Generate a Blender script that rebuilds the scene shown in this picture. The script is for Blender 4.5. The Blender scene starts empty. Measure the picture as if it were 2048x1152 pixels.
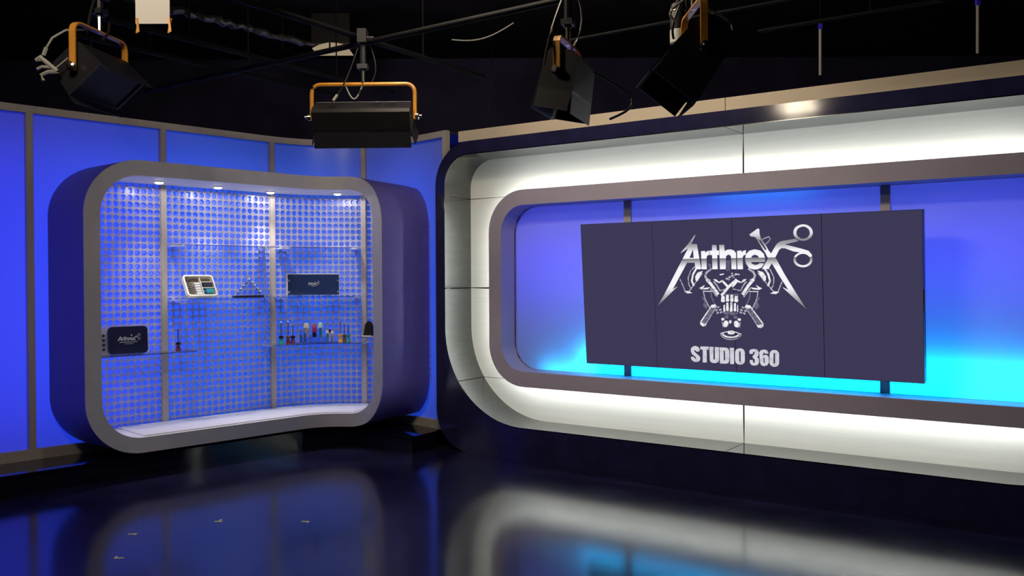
import bpy, math, random
from mathutils import Vector, Matrix
from mathutils.geometry import tessellate_polygon

random.seed(7)
scene = bpy.context.scene
col = scene.collection
R = math.radians

# ------------------------------------------------------------------ camera
CAM_H = 1.63
PITCH = math.atan(21 / 1720.0)
ROLL = R(0.26)
_f = Vector((0, math.cos(PITCH), -math.sin(PITCH)))
_r0 = Vector((1, 0, 0))
_u0 = Vector((0, math.sin(PITCH), math.cos(PITCH)))
_u = math.cos(ROLL) * _u0 + math.sin(ROLL) * _r0
_r = math.cos(ROLL) * _r0 - math.sin(ROLL) * _u0
cam_data = bpy.data.cameras.new('camera')
cam_data.sensor_width = 36.0
cam_data.lens = 1720.0 / 2048.0 * 36.0
cam_data.clip_end = 60
cam = bpy.data.objects.new('camera', cam_data)
cam.matrix_world = Matrix((( _r.x, _u.x, -_f.x, 0), (_r.y, _u.y, -_f.y, 0), (_r.z, _u.z, -_f.z, CAM_H), (0, 0, 0, 1)))
col.objects.link(cam)
scene.camera = cam

# ------------------------------------------------------------------ world and view
world = bpy.data.worlds.new('world')
scene.world = world
world.use_nodes = True
world.node_tree.nodes['Background'].inputs[0].default_value = (0.010, 0.010, 0.018, 1)
world.node_tree.nodes['Background'].inputs[1].default_value = 0.12
scene.view_settings.view_transform = 'Standard'
scene.view_settings.look = 'None'
scene.view_settings.gamma = 1.0
scene.view_settings.use_curve_mapping = False
scene.view_settings.exposure = 0.0

# strengths of everything in the studio that gives off light
E_WALL = 13.5          # LED area lamps behind each blue wall panel (W)
E_NICHE = 10.0         # violet LED lamps behind the niche panels
E_CYAN = 22.0          # cyan LED strip low behind the niche panels
E_HALO = 31.0         # white LED strip behind the niche frame
E_DOWN = 4.6         # downlights in the cabinet (W)
E_DOWN_LENS = 10.0
E_SOFT = 41.0         # warm soft lamps hung over the studio floor
E_SCREEN = 1.0

# LED wall lamps (large area lights) are placed with led_lamp() below, one per panel
def led_lamp(name, mtx, sx, sy, color, watts):
    d = bpy.data.lights.new(name, 'AREA')
    d.shape = 'RECTANGLE'; d.size = sx; d.size_y = sy
    d.color = color; d.energy = watts
    o = bpy.data.objects.new(name, d)
    o.matrix_world = mtx
    col.objects.link(o)
    return o

# ------------------------------------------------------------------ plan of the set
# right wall: u runs along it to the right, d goes into it, h is up
UD = Vector((0.822442, -0.568849, 0)); ND = Vector((0.568849, 0.822442, 0)); UP = Vector((0, 0, 1))
W0 = UD * -5.27655 + ND * 6.35
M_WALL = Matrix(((UD.x, ND.x, 0, W0.x), (UD.y, ND.y, 0, W0.y), (0, 0, 1, 0), (0, 0, 0, 1)))
AXIS = 2.868                                  # the right wall is symmetric about this u

# left wall: straight run, round corner, straight run; s runs along it, off comes out of it
T1 = Vector((0.698, 0.716)); N1 = Vector((-0.716, 0.698)); CC = Vector((-1.66, 7.77)); RW = 1.1
TH1 = math.atan2(0.698, -0.716); TH2 = R(45); SA = RW * (TH1 - TH2)
def cur(s, off=0.0):
    if s < 0:
        return CC + (RW - off) * N1 + T1 * s
    if s <= SA:
        th = TH1 - s / RW
        return CC + (RW - off) * Vector((math.cos(th), math.sin(th)))
    return CC + (RW - off) * Vector((math.cos(TH2), math.sin(TH2))) + Vector((math.sin(TH2), -math.cos(TH2))) * (s - SA)
def cur3(s, off, h):
    p = cur(s, off); return Vector((p.x, p.y, h))
def cur_frame(s):
    """tangent (to the right) and normal (into the wall) at s"""
    th = TH1 if s < 0 else max(TH1 - s / RW, TH2)
    n = Vector((math.cos(th), math.sin(th), 0)); return Vector((n.y, -n.x, 0)), n
def srange(a, b, step=0.09):
    n = max(1, int(math.ceil((b - a) / step))); return [a + (b - a) * i / n for i in range(n + 1)]

# ------------------------------------------------------------------ materials
def new_mat(name):
    m = bpy.data.materials.new(name); m.use_nodes = True
    return m, m.node_tree.nodes, m.node_tree.links
def pbr(name, c, rough=0.5, metal=0.0, spec=0.5, coat=0.0, var=0.08, scale=12.0, bump=0.0, stretch=(1, 1, 1), rvar=0.0):
    m, n, l = new_mat(name)
    b = n['Principled BSDF']
    b.inputs['Roughness'].default_value = rough; b.inputs['Metallic'].default_value = metal
    b.inputs['Specular IOR Level'].default_value = spec
    b.inputs['Coat Weight'].default_value = coat; b.inputs['Coat Roughness'].default_value = 0.05
    tc = n.new('ShaderNodeTexCoord'); mp = n.new('ShaderNodeMapping'); nz = n.new('ShaderNodeTexNoise')
    mp.inputs['Scale'].default_value = stretch
    nz.inputs['Scale'].default_value = scale; nz.inputs['Detail'].default_value = 4
    l.new(tc.outputs['Object'], mp.inputs[0]); l.new(mp.outputs[0], nz.inputs['Vector'])
    rp = n.new('ShaderNodeValToRGB')
    lo = [max(0, x * (1 - var)) for x in c]; hi = [min(1, x * (1 + var)) for x in c]
    rp.color_ramp.elements[0].color = (*lo, 1); rp.color_ramp.elements[1].color = (*hi, 1)
    rp.color_ramp.elements[0].position = 0.3; rp.color_ramp.elements[1].position = 0.7
    l.new(nz.outputs['Fac'], rp.inputs[0]); l.new(rp.outputs[0], b.inputs['Base Color'])
    if rvar:
        mr = n.new('ShaderNodeMapRange'); mr.inputs['To Min'].default_value = max(0, rough - rvar); mr.inputs['To Max'].default_value = rough + rvar
        l.new(nz.outputs['Fac'], mr.inputs[0]); l.new(mr.outputs[0], b.inputs['Roughness'])
    if bump:
        bp = n.new('ShaderNodeBump'); bp.inputs['Strength'].default_value = bump; bp.inputs['Distance'].default_value = 0.002
        l.new(nz.outputs['Fac'], bp.inputs['Height']); l.new(bp.outputs[0], b.inputs['Normal'])
    return m
def emit(name, c, strength):
    m, n, l = new_mat(name)
    n.remove(n['Principled BSDF'])
    e = n.new('ShaderNodeEmission'); e.inputs[0].default_value = (*c, 1); e.inputs[1].default_value = strength
    l.new(e.outputs[0], n['Material Output'].inputs[0])
    return m
def translucent(name, c=(0.85, 0.85, 0.85), gloss=0.02, mix=0.32, dc=(0.55, 0.60, 0.78)):
    """white acrylic diffuser, lit from behind"""
    m, n, l = new_mat(name)
    n.remove(n['Principled BSDF'])
    t = n.new('ShaderNodeBsdfTranslucent'); t.inputs[0].default_value = (*c, 1)
    d = n.new('ShaderNodeBsdfDiffuse'); d.inputs[0].default_value = (*dc, 1)
    g = n.new('ShaderNodeBsdfGlossy'); g.inputs['Roughness'].default_value = 0.25
    nz = n.new('ShaderNodeTexNoise'); nz.inputs['Scale'].default_value = 60
    mr = n.new('ShaderNodeMapRange'); mr.inputs['To Min'].default_value = mix - 0.02; mr.inputs['To Max'].default_value = mix + 0.02
    l.new(nz.outputs['Fac'], mr.inputs[0])
    mx = n.new('ShaderNodeMixShader'); l.new(mr.outputs[0], mx.inputs[0]); l.new(t.outputs[0], mx.inputs[1]); l.new(d.outputs[0], mx.inputs[2])
    m2 = n.new('ShaderNodeMixShader'); m2.inputs[0].default_value = gloss
    l.new(mx.outputs[0], m2.inputs[1]); l.new(g.outputs[0], m2.inputs[2]); l.new(m2.outputs[0], n['Material Output'].inputs[0])
    return m
def glass(name, tint=(0.93, 0.97, 1.0), refl=0.10):
    m, n, l = new_mat(name)
    n.remove(n['Principled BSDF'])
    t = n.new('ShaderNodeBsdfTransparent'); t.inputs[0].default_value = (*tint, 1)
    g = n.new('ShaderNodeBsdfGlossy'); g.inputs['Roughness'].default_value = 0.08
    fr = n.new('ShaderNodeFresnel'); fr.inputs[0].default_value = 1.5
    nz = n.new('ShaderNodeTexNoise'); nz.inputs['Scale'].default_value = 5
    ad = n.new('ShaderNodeMath'); ad.operation = 'MULTIPLY_ADD'; ad.inputs[1].default_value = refl; l.new(nz.outputs['Fac'], ad.inputs[0]); l.new(fr.outputs[0], ad.inputs[2])
    mx = n.new('ShaderNodeMixShader'); l.new(ad.outputs[0], mx.inputs[0]); l.new(t.outputs[0], mx.inputs[1]); l.new(g.outputs[0], mx.inputs[2])
    l.new(mx.outputs[0], n['Material Output'].inputs[0])
    return m

M = {}
M['floor'] = pbr('floor_black_gloss', (0.014, 0.014, 0.044), 0.145, 0, 0.75, 0, 0.3, 3.0, rvar=0.03)
M['platform'] = pbr('platform_black_gloss', (0.006, 0.006, 0.016), 0.06, 0, 0.6, 0, 0.2, 4.0)
M['black_gloss'] = pbr('fascia_black_laminate', (0.022, 0.022, 0.072), 0.10, 0, 0.55, 0, 0.2, 6.0)
M['studio_black'] = pbr('studio_black_paint', (0.034, 0.031, 0.080), 0.9, 0, 0.2, 0, 0.3, 2.0)
M['ceiling_black'] = pbr('ceiling_black_paint', (0.050, 0.045, 0.060), 0.9, 0, 0.2, 0, 0.35, 1.5)
M['header'] = pbr('header_cream_paint', (0.64, 0.55, 0.42), 0.55, 0, 0.3, 0, 0.03, 3.0)
M['recess'] = pbr('recess_white_laminate', (0.60, 0.61, 0.58), 0.45, 0, 0.4, 0, 0.035, 5.0, stretch=(0.25, 1, 14))
M['reveal'] = pbr('reveal_grey_laminate', (0.19, 0.195, 0.20), 0.15, 1.0, 0.5, 0, 0.06, 5.0, stretch=(1, 1, 6))
M['gap'] = pbr('joint_black', (0.01, 0.01, 0.01), 0.8, 0, 0.2)
M['frame'] = pbr('frame_mauve_grey_paint', (0.46, 0.42, 0.53), 0.5, 0.0, 0.35, 0, 0.03, 6.0)
M['silver'] = pbr('cabinet_silver_grey_paint', (0.49, 0.49, 0.56), 0.5, 0.0, 0.4, 0, 0.04, 8.0)
M['skin'] = pbr('cabinet_side_shade_tint', (0.14, 0.12, 0.44), 0.5, 0.0, 0.4, 0, 0.05, 8.0)  # cabinet grey with side shade and the wall's blue glow put into the colour
M['mullion'] = pbr('mullion_brushed_metal', (0.52, 0.48, 0.44), 0.5, 0.1, 0.4, 0, 0.06, 6.0, stretch=(8, 8, 0.4))
M['perf'] = translucent('perforated_frosted_sheet', (0.80, 0.80, 0.86), 0.03, 0.80, (0.53, 0.51, 0.55))
M['lining'] = pbr('cabinet_lining_white', (0.80, 0.79, 0.82), 0.5, 0, 0.4, 0, 0.03, 6.0)
M['acrylic'] = translucent('backlit_acrylic')
M['glass'] = glass('clear_shelf_glass')
M['acr_clear'] = glass('clear_acrylic', (0.9, 0.93, 1.0), 0.2)
M['halo'] = emit('white_led_strip', (0.97, 1.0, 0.93), E_HALO)
M['lens'] = emit('downlight_lens', (1.0, 0.93, 0.86), E_DOWN_LENS)
M['soft_lens'] = emit('soft_lamp_diffuser', (1.0, 0.84, 0.62), E_SOFT)
M['lamp_black'] = pbr('lamp_black_paint', (0.011, 0.010, 0.014), 0.5, 0.0, 0.3, 0, 0.25, 14.0)
M['lamp_inner'] = pbr('lamp_dark_grey_paint', (0.014, 0.014, 0.024), 0.45, 0.0, 0.35, 0, 0.2, 14.0)
M['yoke'] = pbr('yoke_orange_yellow_paint', (0.62, 0.27, 0.035), 0.38, 0.1, 0.5, 0.2, 0.12, 10.0)
M['steel'] = pbr('bright_steel', (0.62, 0.60, 0.55), 0.22, 1.0, 0.5, 0, 0.08, 20.0)
M['pipe'] = pbr('grid_pipe_black_steel', (0.004, 0.004, 0.005), 0.6, 0.0, 0.08, 0, 0.25, 8.0)
M['cable_white'] = pbr('cable_pale_grey', (0.34, 0.33, 0.31), 0.5, 0, 0.3)
M['cable_grey'] = pbr('cable_dark_grey', (0.10, 0.10, 0.10), 0.5, 0, 0.3)
M['cable_black'] = pbr('cable_black', (0.012, 0.012, 0.014), 0.45, 0, 0.3)
M['card'] = pbr('card_white', (0.72, 0.70, 0.68), 0.7, 0, 0.3, 0, 0.03, 4.0)
M['red_led'] = emit('lamp_red_indicator', (1.0, 0.08, 0.10), 1.2)
M['blue_clip'] = pbr('rod_blue_clip', (0.05, 0.04, 0.75), 0.35, 0, 0.5)
M['foil'] = pbr('foil_duct', (0.10, 0.095, 0.085), 0.3, 0.9, 0.5, 0, 0.3, 40.0, bump=0.6)
M['screen'] = emit('screen_dark_slate', (0.046, 0.041, 0.092), E_SCREEN)
M['bezel'] = pbr('screen_black_bezel', (0.012, 0.012, 0.02), 0.3, 0, 0.5)
M['casing'] = pbr('screen_dark_casing', (0.07, 0.07, 0.09), 0.4, 0, 0.4)
M['navy'] = pbr('navy_print', (0.012, 0.030, 0.105), 0.35, 0, 0.5, 0, 0.08, 6.0)
M['navy_dark'] = pbr('navy_case', (0.008, 0.011, 0.055), 0.4, 0, 0.5, 0, 0.08, 6.0)
M['print'] = pbr('pale_grey_print', (0.50, 0.53, 0.55), 0.5, 0, 0.3)
M['tray'] = pbr('tray_cream_plastic', (0.86, 0.82, 0.70), 0.4, 0, 0.4, 0, 0.04, 20.0)
M['tray_in'] = pbr('tray_taupe_insert', (0.30, 0.24, 0.19), 0.6, 0, 0.3, 0, 0.15, 30.0)
M['tape'] = pbr('yellow_floor_tape', (0.95, 0.92, 0.30), 0.6, 0, 0.3, 0, 0.1, 30.0)
M['scuff'] = pbr('dark_scuff', (0.004, 0.004, 0.004), 0.8, 0, 0.1)
def plastic(name, c): return pbr(name, c, 0.3, 0, 0.5, 0.3, 0.1, 30.0)
M['p_green'] = plastic('handle_green', (0.02, 0.42, 0.24)); M['p_red'] = plastic('handle_dark_red', (0.17, 0.02, 0.05))
M['p_black'] = plastic('collar_black', (0.015, 0.015, 0.03)); M['p_blue'] = plastic('handle_blue', (0.03, 0.09, 0.32))
M['p_cream'] = plastic('handle_cream', (0.72, 0.68, 0.58)); M['p_crimson'] = plastic('handle_crimson', (0.42, 0.03, 0.12))
M['p_teal'] = plastic('handle_teal', (0.03, 0.30, 0.36)); M['p_mint'] = plastic('handle_mint', (0.45, 0.75, 0.75))
M['p_yellow'] = plastic('handle_yellow', (0.86, 0.46, 0.05)); M['p_brown'] = plastic('handle_brown', (0.20, 0.09, 0.05)); M['p_pink'] = plastic('ball_pale_pink', (0.80, 0.62, 0.66))

def chrome_print():
    """flat chrome lettering shown on the screen: light to dark by height on the artwork"""
    m, n, l = new_mat('screen_chrome_graphic'); n.remove(n['Principled BSDF'])
    e = n.new('ShaderNodeEmission'); tc = n.new('ShaderNodeTexCoord'); sx = n.new('ShaderNodeSeparateXYZ')
    mr = n.new('ShaderNodeMapRange'); mr.inputs['From Min'].default_value = 0.50; mr.inputs['From Max'].default_value = 1.20
    rp = n.new('ShaderNodeValToRGB'); cr = rp.color_ramp
    stops = [(0.524, .16), (0.60, .45), (0.67, .92), (0.827, .95), (0.885, .30), (0.899, .17), (0.901, .95), (0.955, .92), (1.00, .40), (1.035, .26), (1.08, .75), (1.16, .95)]
    while len(cr.elements) < len(stops): cr.elements.new(0.5)
    for el, (p, v) in zip(cr.elements, stops):
        el.position = (p - 0.5) / 0.7; el.color = (v, v * 0.97, min(1, v * 1.03), 1)
    l.new(tc.outputs['Object'], sx.inputs[0]); l.new(sx.outputs[2], mr.inputs[0]); l.new(mr.outputs[0], rp.inputs[0])
    l.new(rp.outputs[0], e.inputs[0]); l.new(e.outputs[0], n['Material Output'].inputs[0]); return m
def grain_print(name, a, b, scale):
    m, n, l = new_mat(name); n.remove(n['Principled BSDF'])
    e = n.new('ShaderNodeEmission'); tc = n.new('ShaderNodeTexCoord'); nz = n.new('ShaderNodeTexNoise'); nz.inputs['Scale'].default_value = scale; nz.inputs['Detail'].default_value = 6
    rp = n.new('ShaderNodeValToRGB'); rp.color_ramp.elements[0].position = 0.33; rp.color_ramp.elements[1].position = 0.5
    rp.color_ramp.elements[0].color = (*a, 1); rp.color_ramp.elements[1].color = (*b, 1)
    l.new(tc.outputs['Object'], nz.inputs['Vector']); l.new(nz.outputs['Fac'], rp.inputs[0]); l.new(rp.outputs[0], e.inputs[0]); l.new(e.outputs[0], n['Material Output'].inputs[0]); return m
M['chrome'] = chrome_print()
M['g_white'] = grain_print('screen_graphic_white', (0.42, 0.40, 0.46), (0.90, 0.88, 0.90), 45)
M['g_grey'] = grain_print('screen_graphic_grey', (0.14, 0.13, 0.20), (0.48, 0.46, 0.54), 55)
M['g_dark'] = grain_print('screen_graphic_dark', (0.05, 0.045, 0.09), (0.16, 0.15, 0.22), 60)
M['g_text'] = grain_print('screen_caption_worn', (0.48, 0.46, 0.53), (0.66, 0.64, 0.70), 22)

# ------------------------------------------------------------------ mesh helpers
class MB:
    def __init__(s): s.v = []; s.f = []
    def quad_strip(s, A, B, closed=False):
        """faces between two equally long point rows"""
        o = len(s.v); n = len(A); s.v += [tuple(p) for p in A] + [tuple(p) for p in B]
        for i in range(n if closed else n - 1):
            j = (i + 1) % n; s.f.append((o + i, o + j, o + n + j, o + n + i))
        return s
    def hexa(s, P):
        o = len(s.v); s.v += [tuple(p) for p in P]
        s.f += [tuple(o + i for i in q) for q in ((0, 3, 2, 1), (4, 5, 6, 7), (0, 1, 5, 4), (1, 2, 6, 5), (2, 3, 7, 6), (3, 0, 4, 7))]
        return s
    def box(s, x0, x1, y0, y1, z0, z1, m=None):
        P = [Vector(p) for p in ((x0, y0, z0), (x1, y0, z0), (x1, y1, z0), (x0, y1, z0), (x0, y0, z1), (x1, y0, z1), (x1, y1, z1), (x0, y1, z1))]
        return s.hexa([m @ p for p in P] if m else P)
    def prism(s, loops, fn, a, b):
        """polygon with holes in 2D, swept between depths a and b by fn(x, z, depth)"""
        pts = [p for L in loops for p in L]
        tri = tessellate_polygon([[Vector((p[0], p[1], 0)) for p in L] for L in loops])
        o = len(s.v); n = len(pts)
        s.v += [tuple(fn(p[0], p[1], a)) for p in pts] + [tuple(fn(p[0], p[1], b)) for p in pts]
        for t in tri:
            s.f.append((o + t[0], o + t[1], o + t[2])); s.f.append((o + n + t[2], o + n + t[1], o + n + t[0]))
        k = 0
        for L in loops:
            m = len(L)
            for i in range(m):
                j = (i + 1) % m; s.f.append((o + k + i, o + k + j, o + n + k + j, o + n + k + i))
            k += m
        return s
    def tube(s, path, r, n=8, flat=None):
        path = [Vector(p) for p in path]; o = len(s.v); up = Vector((0, 0, 1))
        for i, p in enumerate(path):
            t = (path[min(i + 1, len(path) - 1)] - path[max(i - 1, 0)]).normalized()
            a = t.cross(up if abs(t.z) < 0.9 else Vector((1, 0, 0))).normalized(); b = t.cross(a)
            rr = r[i] if isinstance(r, (list, tuple)) else r
            for k in range(n):
                th = 2 * math.pi * k / n; s.v.append(tuple(p + a * math.cos(th) * rr + b * math.sin(th) * rr))
        for i in range(len(path) - 1):
            for k in range(n):
                j = (k + 1) % n; s.f.append((o + i * n + k, o + i * n + j, o + (i + 1) * n + j, o + (i + 1) * n + k))
        s.f.append(tuple(o + k for k in range(n))[::-1]); e = o + (len(path) - 1) * n; s.f.append(tuple(e + k for k in range(n)))
        return s
    def band(s, path, w, t, wdir):
        """flat bar of width w (along wdir) and thickness t following a path"""
        path = [Vector(p) for p in path]; wd = Vector(wdir).normalized(); o = len(s.v)
        for i, p in enumerate(path):
            tg = (path[min(i + 1, len(path) - 1)] - path[max(i - 1, 0)]).normalized(); nn = tg.cross(wd).normalized()
            for a, b in ((-1, -1), (1, -1), (1, 1), (-1, 1)): s.v.append(tuple(p + wd * a * w / 2 + nn * b * t / 2))
        for i in range(len(path) - 1):
            for k in range(4):
                j = (k + 1) % 4; s.f.append((o + i * 4 + k, o + i * 4 + j, o + (i + 1) * 4 + j, o + (i + 1) * 4 + k))
        s.f.append((o + 3, o + 2, o + 1, o)); e = o + (len(path) - 1) * 4; s.f.append((e, e + 1, e + 2, e + 3))
        return s
    def lathe(s, prof, n=12, at=(0, 0, 0), m=None):
        o = len(s.v); at = Vector(at)
        for r, z in prof:
            for k in range(n):
                th = 2 * math.pi * k / n; p = Vector((r * math.cos(th), r * math.sin(th), z))
                s.v.append(tuple((m @ p if m else p) + at))
        for i in range(len(prof) - 1):
            for k in range(n):
                j = (k + 1) % n; s.f.append((o + i * n + k, o + i * n + j, o + (i + 1) * n + j, o + (i + 1) * n + k))
        s.f.append(tuple(o + k for k in range(n))[::-1]); e = o + (len(prof) - 1) * n; s.f.append(tuple(e + k for k in range(n)))
        return s
    def build(s, name, mat, parent=None, smooth=False, base=None):
        me = bpy.data.meshes.new(name)
        vs = s.v if base is None else [(x - base[0], y - base[1], z - base[2]) for x, y, z in s.v]
        me.from_pydata(vs, [], s.f); me.materials.append(mat)
        if smooth:
            me.polygons.foreach_set('use_smooth', [True] * len(me.polygons))
            me.set_sharp_from_angle(angle=R(38))
        me.update()
        o = bpy.data.objects.new(name, me); col.objects.link(o)
        if parent: o.parent = parent
        return o
def fix_normals(o):
    import bmesh
    bm = bmesh.new(); bm.from_mesh(o.data); bmesh.ops.recalc_face_normals(bm, faces=bm.faces); bm.to_mesh(o.data); bm.free(); return o
def thing(name, label, cat, loc=(0, 0, 0), mtx=None, group=None):
    o = bpy.data.objects.new(name, None); col.objects.link(o); o.empty_display_size = 0.1
    if mtx is not None: o.matrix_world = mtx
    else: o.location = loc
    return tag(o, label, cat, group)
def tag(o, label, cat, group=None):
    o['label'] = label; o['category'] = cat
    if group: o['group'] = group
    return o
def struct(o): o['kind'] = 'structure'; return o
def rrect(x0, x1, z0, z1, r, n=10, top=None, step=None):
    """rounded rectangle, counter-clockwise from the lower right; r lower corners, top upper corners"""
    rt = r if top is None else top; P = []
    for cx, cz, rad, a in ((x1 - r, z0 + r, r, -90), (x1 - rt, z1 - rt, rt, 0), (x0 + rt, z1 - rt, rt, 90), (x0 + r, z0 + r, r, 180)):
        for i in range(n + 1):
            t = R(a + 90 * i / n); P.append((cx + rad * math.cos(t), cz + rad * math.sin(t)))
    if step:
        Q = []
        for i, p in enumerate(P):
            q = P[(i + 1) % len(P)]; d = math.hypot(q[0] - p[0], q[1] - p[1]); k = max(1, int(math.ceil(d / step)))
            Q += [(p[0] + (q[0] - p[0]) * j / k, p[1] + (q[1] - p[1]) * j / k) for j in range(k)]
        P = Q
    return P

# ------------------------------------------------------------------ flat artwork shown on the screen, in mm from its lower left corner
LOGO = [[[(1050,1092),(1014,1018),(1060,1017),(1089,816),(1043,816),(1036,869),(972,870),(838,652),(882,678),(802,607),(701,517),(761,607),(936,902),(986,986),(918,947),(994,1027)],
[(1027,979),(993,908),(1030,907)]],
[[(1094,959),(1127,961),(1127,943),(1140,957),(1162,962),(1159,927),(1146,926),(1137,908),(1136,815),(1093,816)]],
[[(1187,1006),(1222,1005),(1224,962),(1242,962),(1241,926),(1226,927),(1226,815),(1183,815),(1185,927),(1165,928),(1166,963),(1185,963)]],
[[(1246,1006),(1285,1005),(1287,955),(1306,966),(1335,969),(1363,959),(1378,938),(1377,813),(1339,814),(1339,911),(1330,925),(1313,928),(1297,915),(1292,814),(1245,814)]],
[[(1388,956),(1423,957),(1424,942),(1439,956),(1458,960),(1455,924),(1439,921),(1430,905),(1430,813),(1386,813)]],
[[(1602,867),(1493,868),(1503,853),(1526,844),(1550,849),(1563,858),(1597,855),(1577,826),(1546,812),(1516,809),(1479,823),(1456,855),(1449,891),(1458,927),(1483,954),(1526,965),(1568,955),(1595,930),(1605,894)],
[(1496,901),(1507,917),(1528,924),(1549,916),(1559,900)]],
[[(1599,955),(1627,962),(1657,923),(1689,890),(1748,774),(1826,639),(1905,510),(1796,612),(1732,673),(1775,655),(1712,757),(1654,859),(1628,894)]],
[[(1579,812),(1628,893),(1658,940),(1695,999),(1716,1016),(1743,1024),(1836,1036),(1861,1019),(1774,1000),(1756,994),(1777,991),(1891,958),(1931,944),(1954,915),(1954,898),(1935,898),(1919,923),(1891,932),(1856,936),(1822,942),(1759,967),(1731,969),(1713,956),(1682,898),(1628,813)]],
[[(1965,1078),(1963,1065),(1957,1052),(1949,1041),(1937,1032),(1924,1025),(1909,1021),(1893,1020),(1877,1022),(1862,1027),(1848,1035),(1837,1045),(1829,1056),(1824,1069),(1823,1083),(1825,1097),(1830,1109),(1839,1121),(1851,1130),(1865,1136),(1880,1140),(1896,1141),(1911,1139),(1926,1134),(1939,1126),(1950,1116),(1958,1105),(1963,1092)],
[(1943,1078),(1941,1066),(1936,1056),(1928,1047),(1918,1040),(1906,1036),(1893,1035),(1880,1036),(1869,1041),(1859,1049),(1851,1058),(1846,1069),(1845,1081),(1847,1093),(1852,1104),(1860,1113),(1871,1119),(1882,1123),(1895,1125),(1908,1123),(1919,1118),(1929,1110),(1937,1101),(1941,1090)]],
[[(1957,878),(1955,866),(1950,854),(1942,844),(1930,835),(1917,828),(1902,824),(1887,823),(1871,825),(1857,829),(1843,836),(1833,845),(1824,856),(1820,868),(1818,880),(1820,893),(1826,905),(1834,915),(1846,924),(1859,931),(1874,935),(1890,936),(1905,934),(1919,929),(1932,922),(1943,913),(1951,903),(1956,891)],
[(1940,880),(1938,869),(1933,859),(1925,851),(1914,844),(1901,840),(1887,839),(1874,840),(1861,845),(1850,852),(1842,861),(1837,871),(1835,882),(1838,893),(1843,903),(1852,912),(1863,918),(1876,922),(1889,923),(1903,922),(1915,917),(1926,910),(1934,901),(1939,891)]],
[[(1489,1079),(1555,1123),(1567,1117),(1567,1086),(1575,1050),(1583,1038),(1554,1029),(1538,1054),(1524,1061),(1499,1064)]],
[[(1551,1029),(1601,947),(1610,952),(1559,1034)]],
[[(1574,1034),(1622,958),(1630,963),(1582,1039)]],
[[(1582,1028),(1603,1042),(1637,1054),(1646,1042),(1625,1015),(1602,1002),(1614,979),(1620,982),(1609,1000),(1630,1010),(1653,1041),(1638,1061),(1600,1049),(1578,1034)]]]
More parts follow.
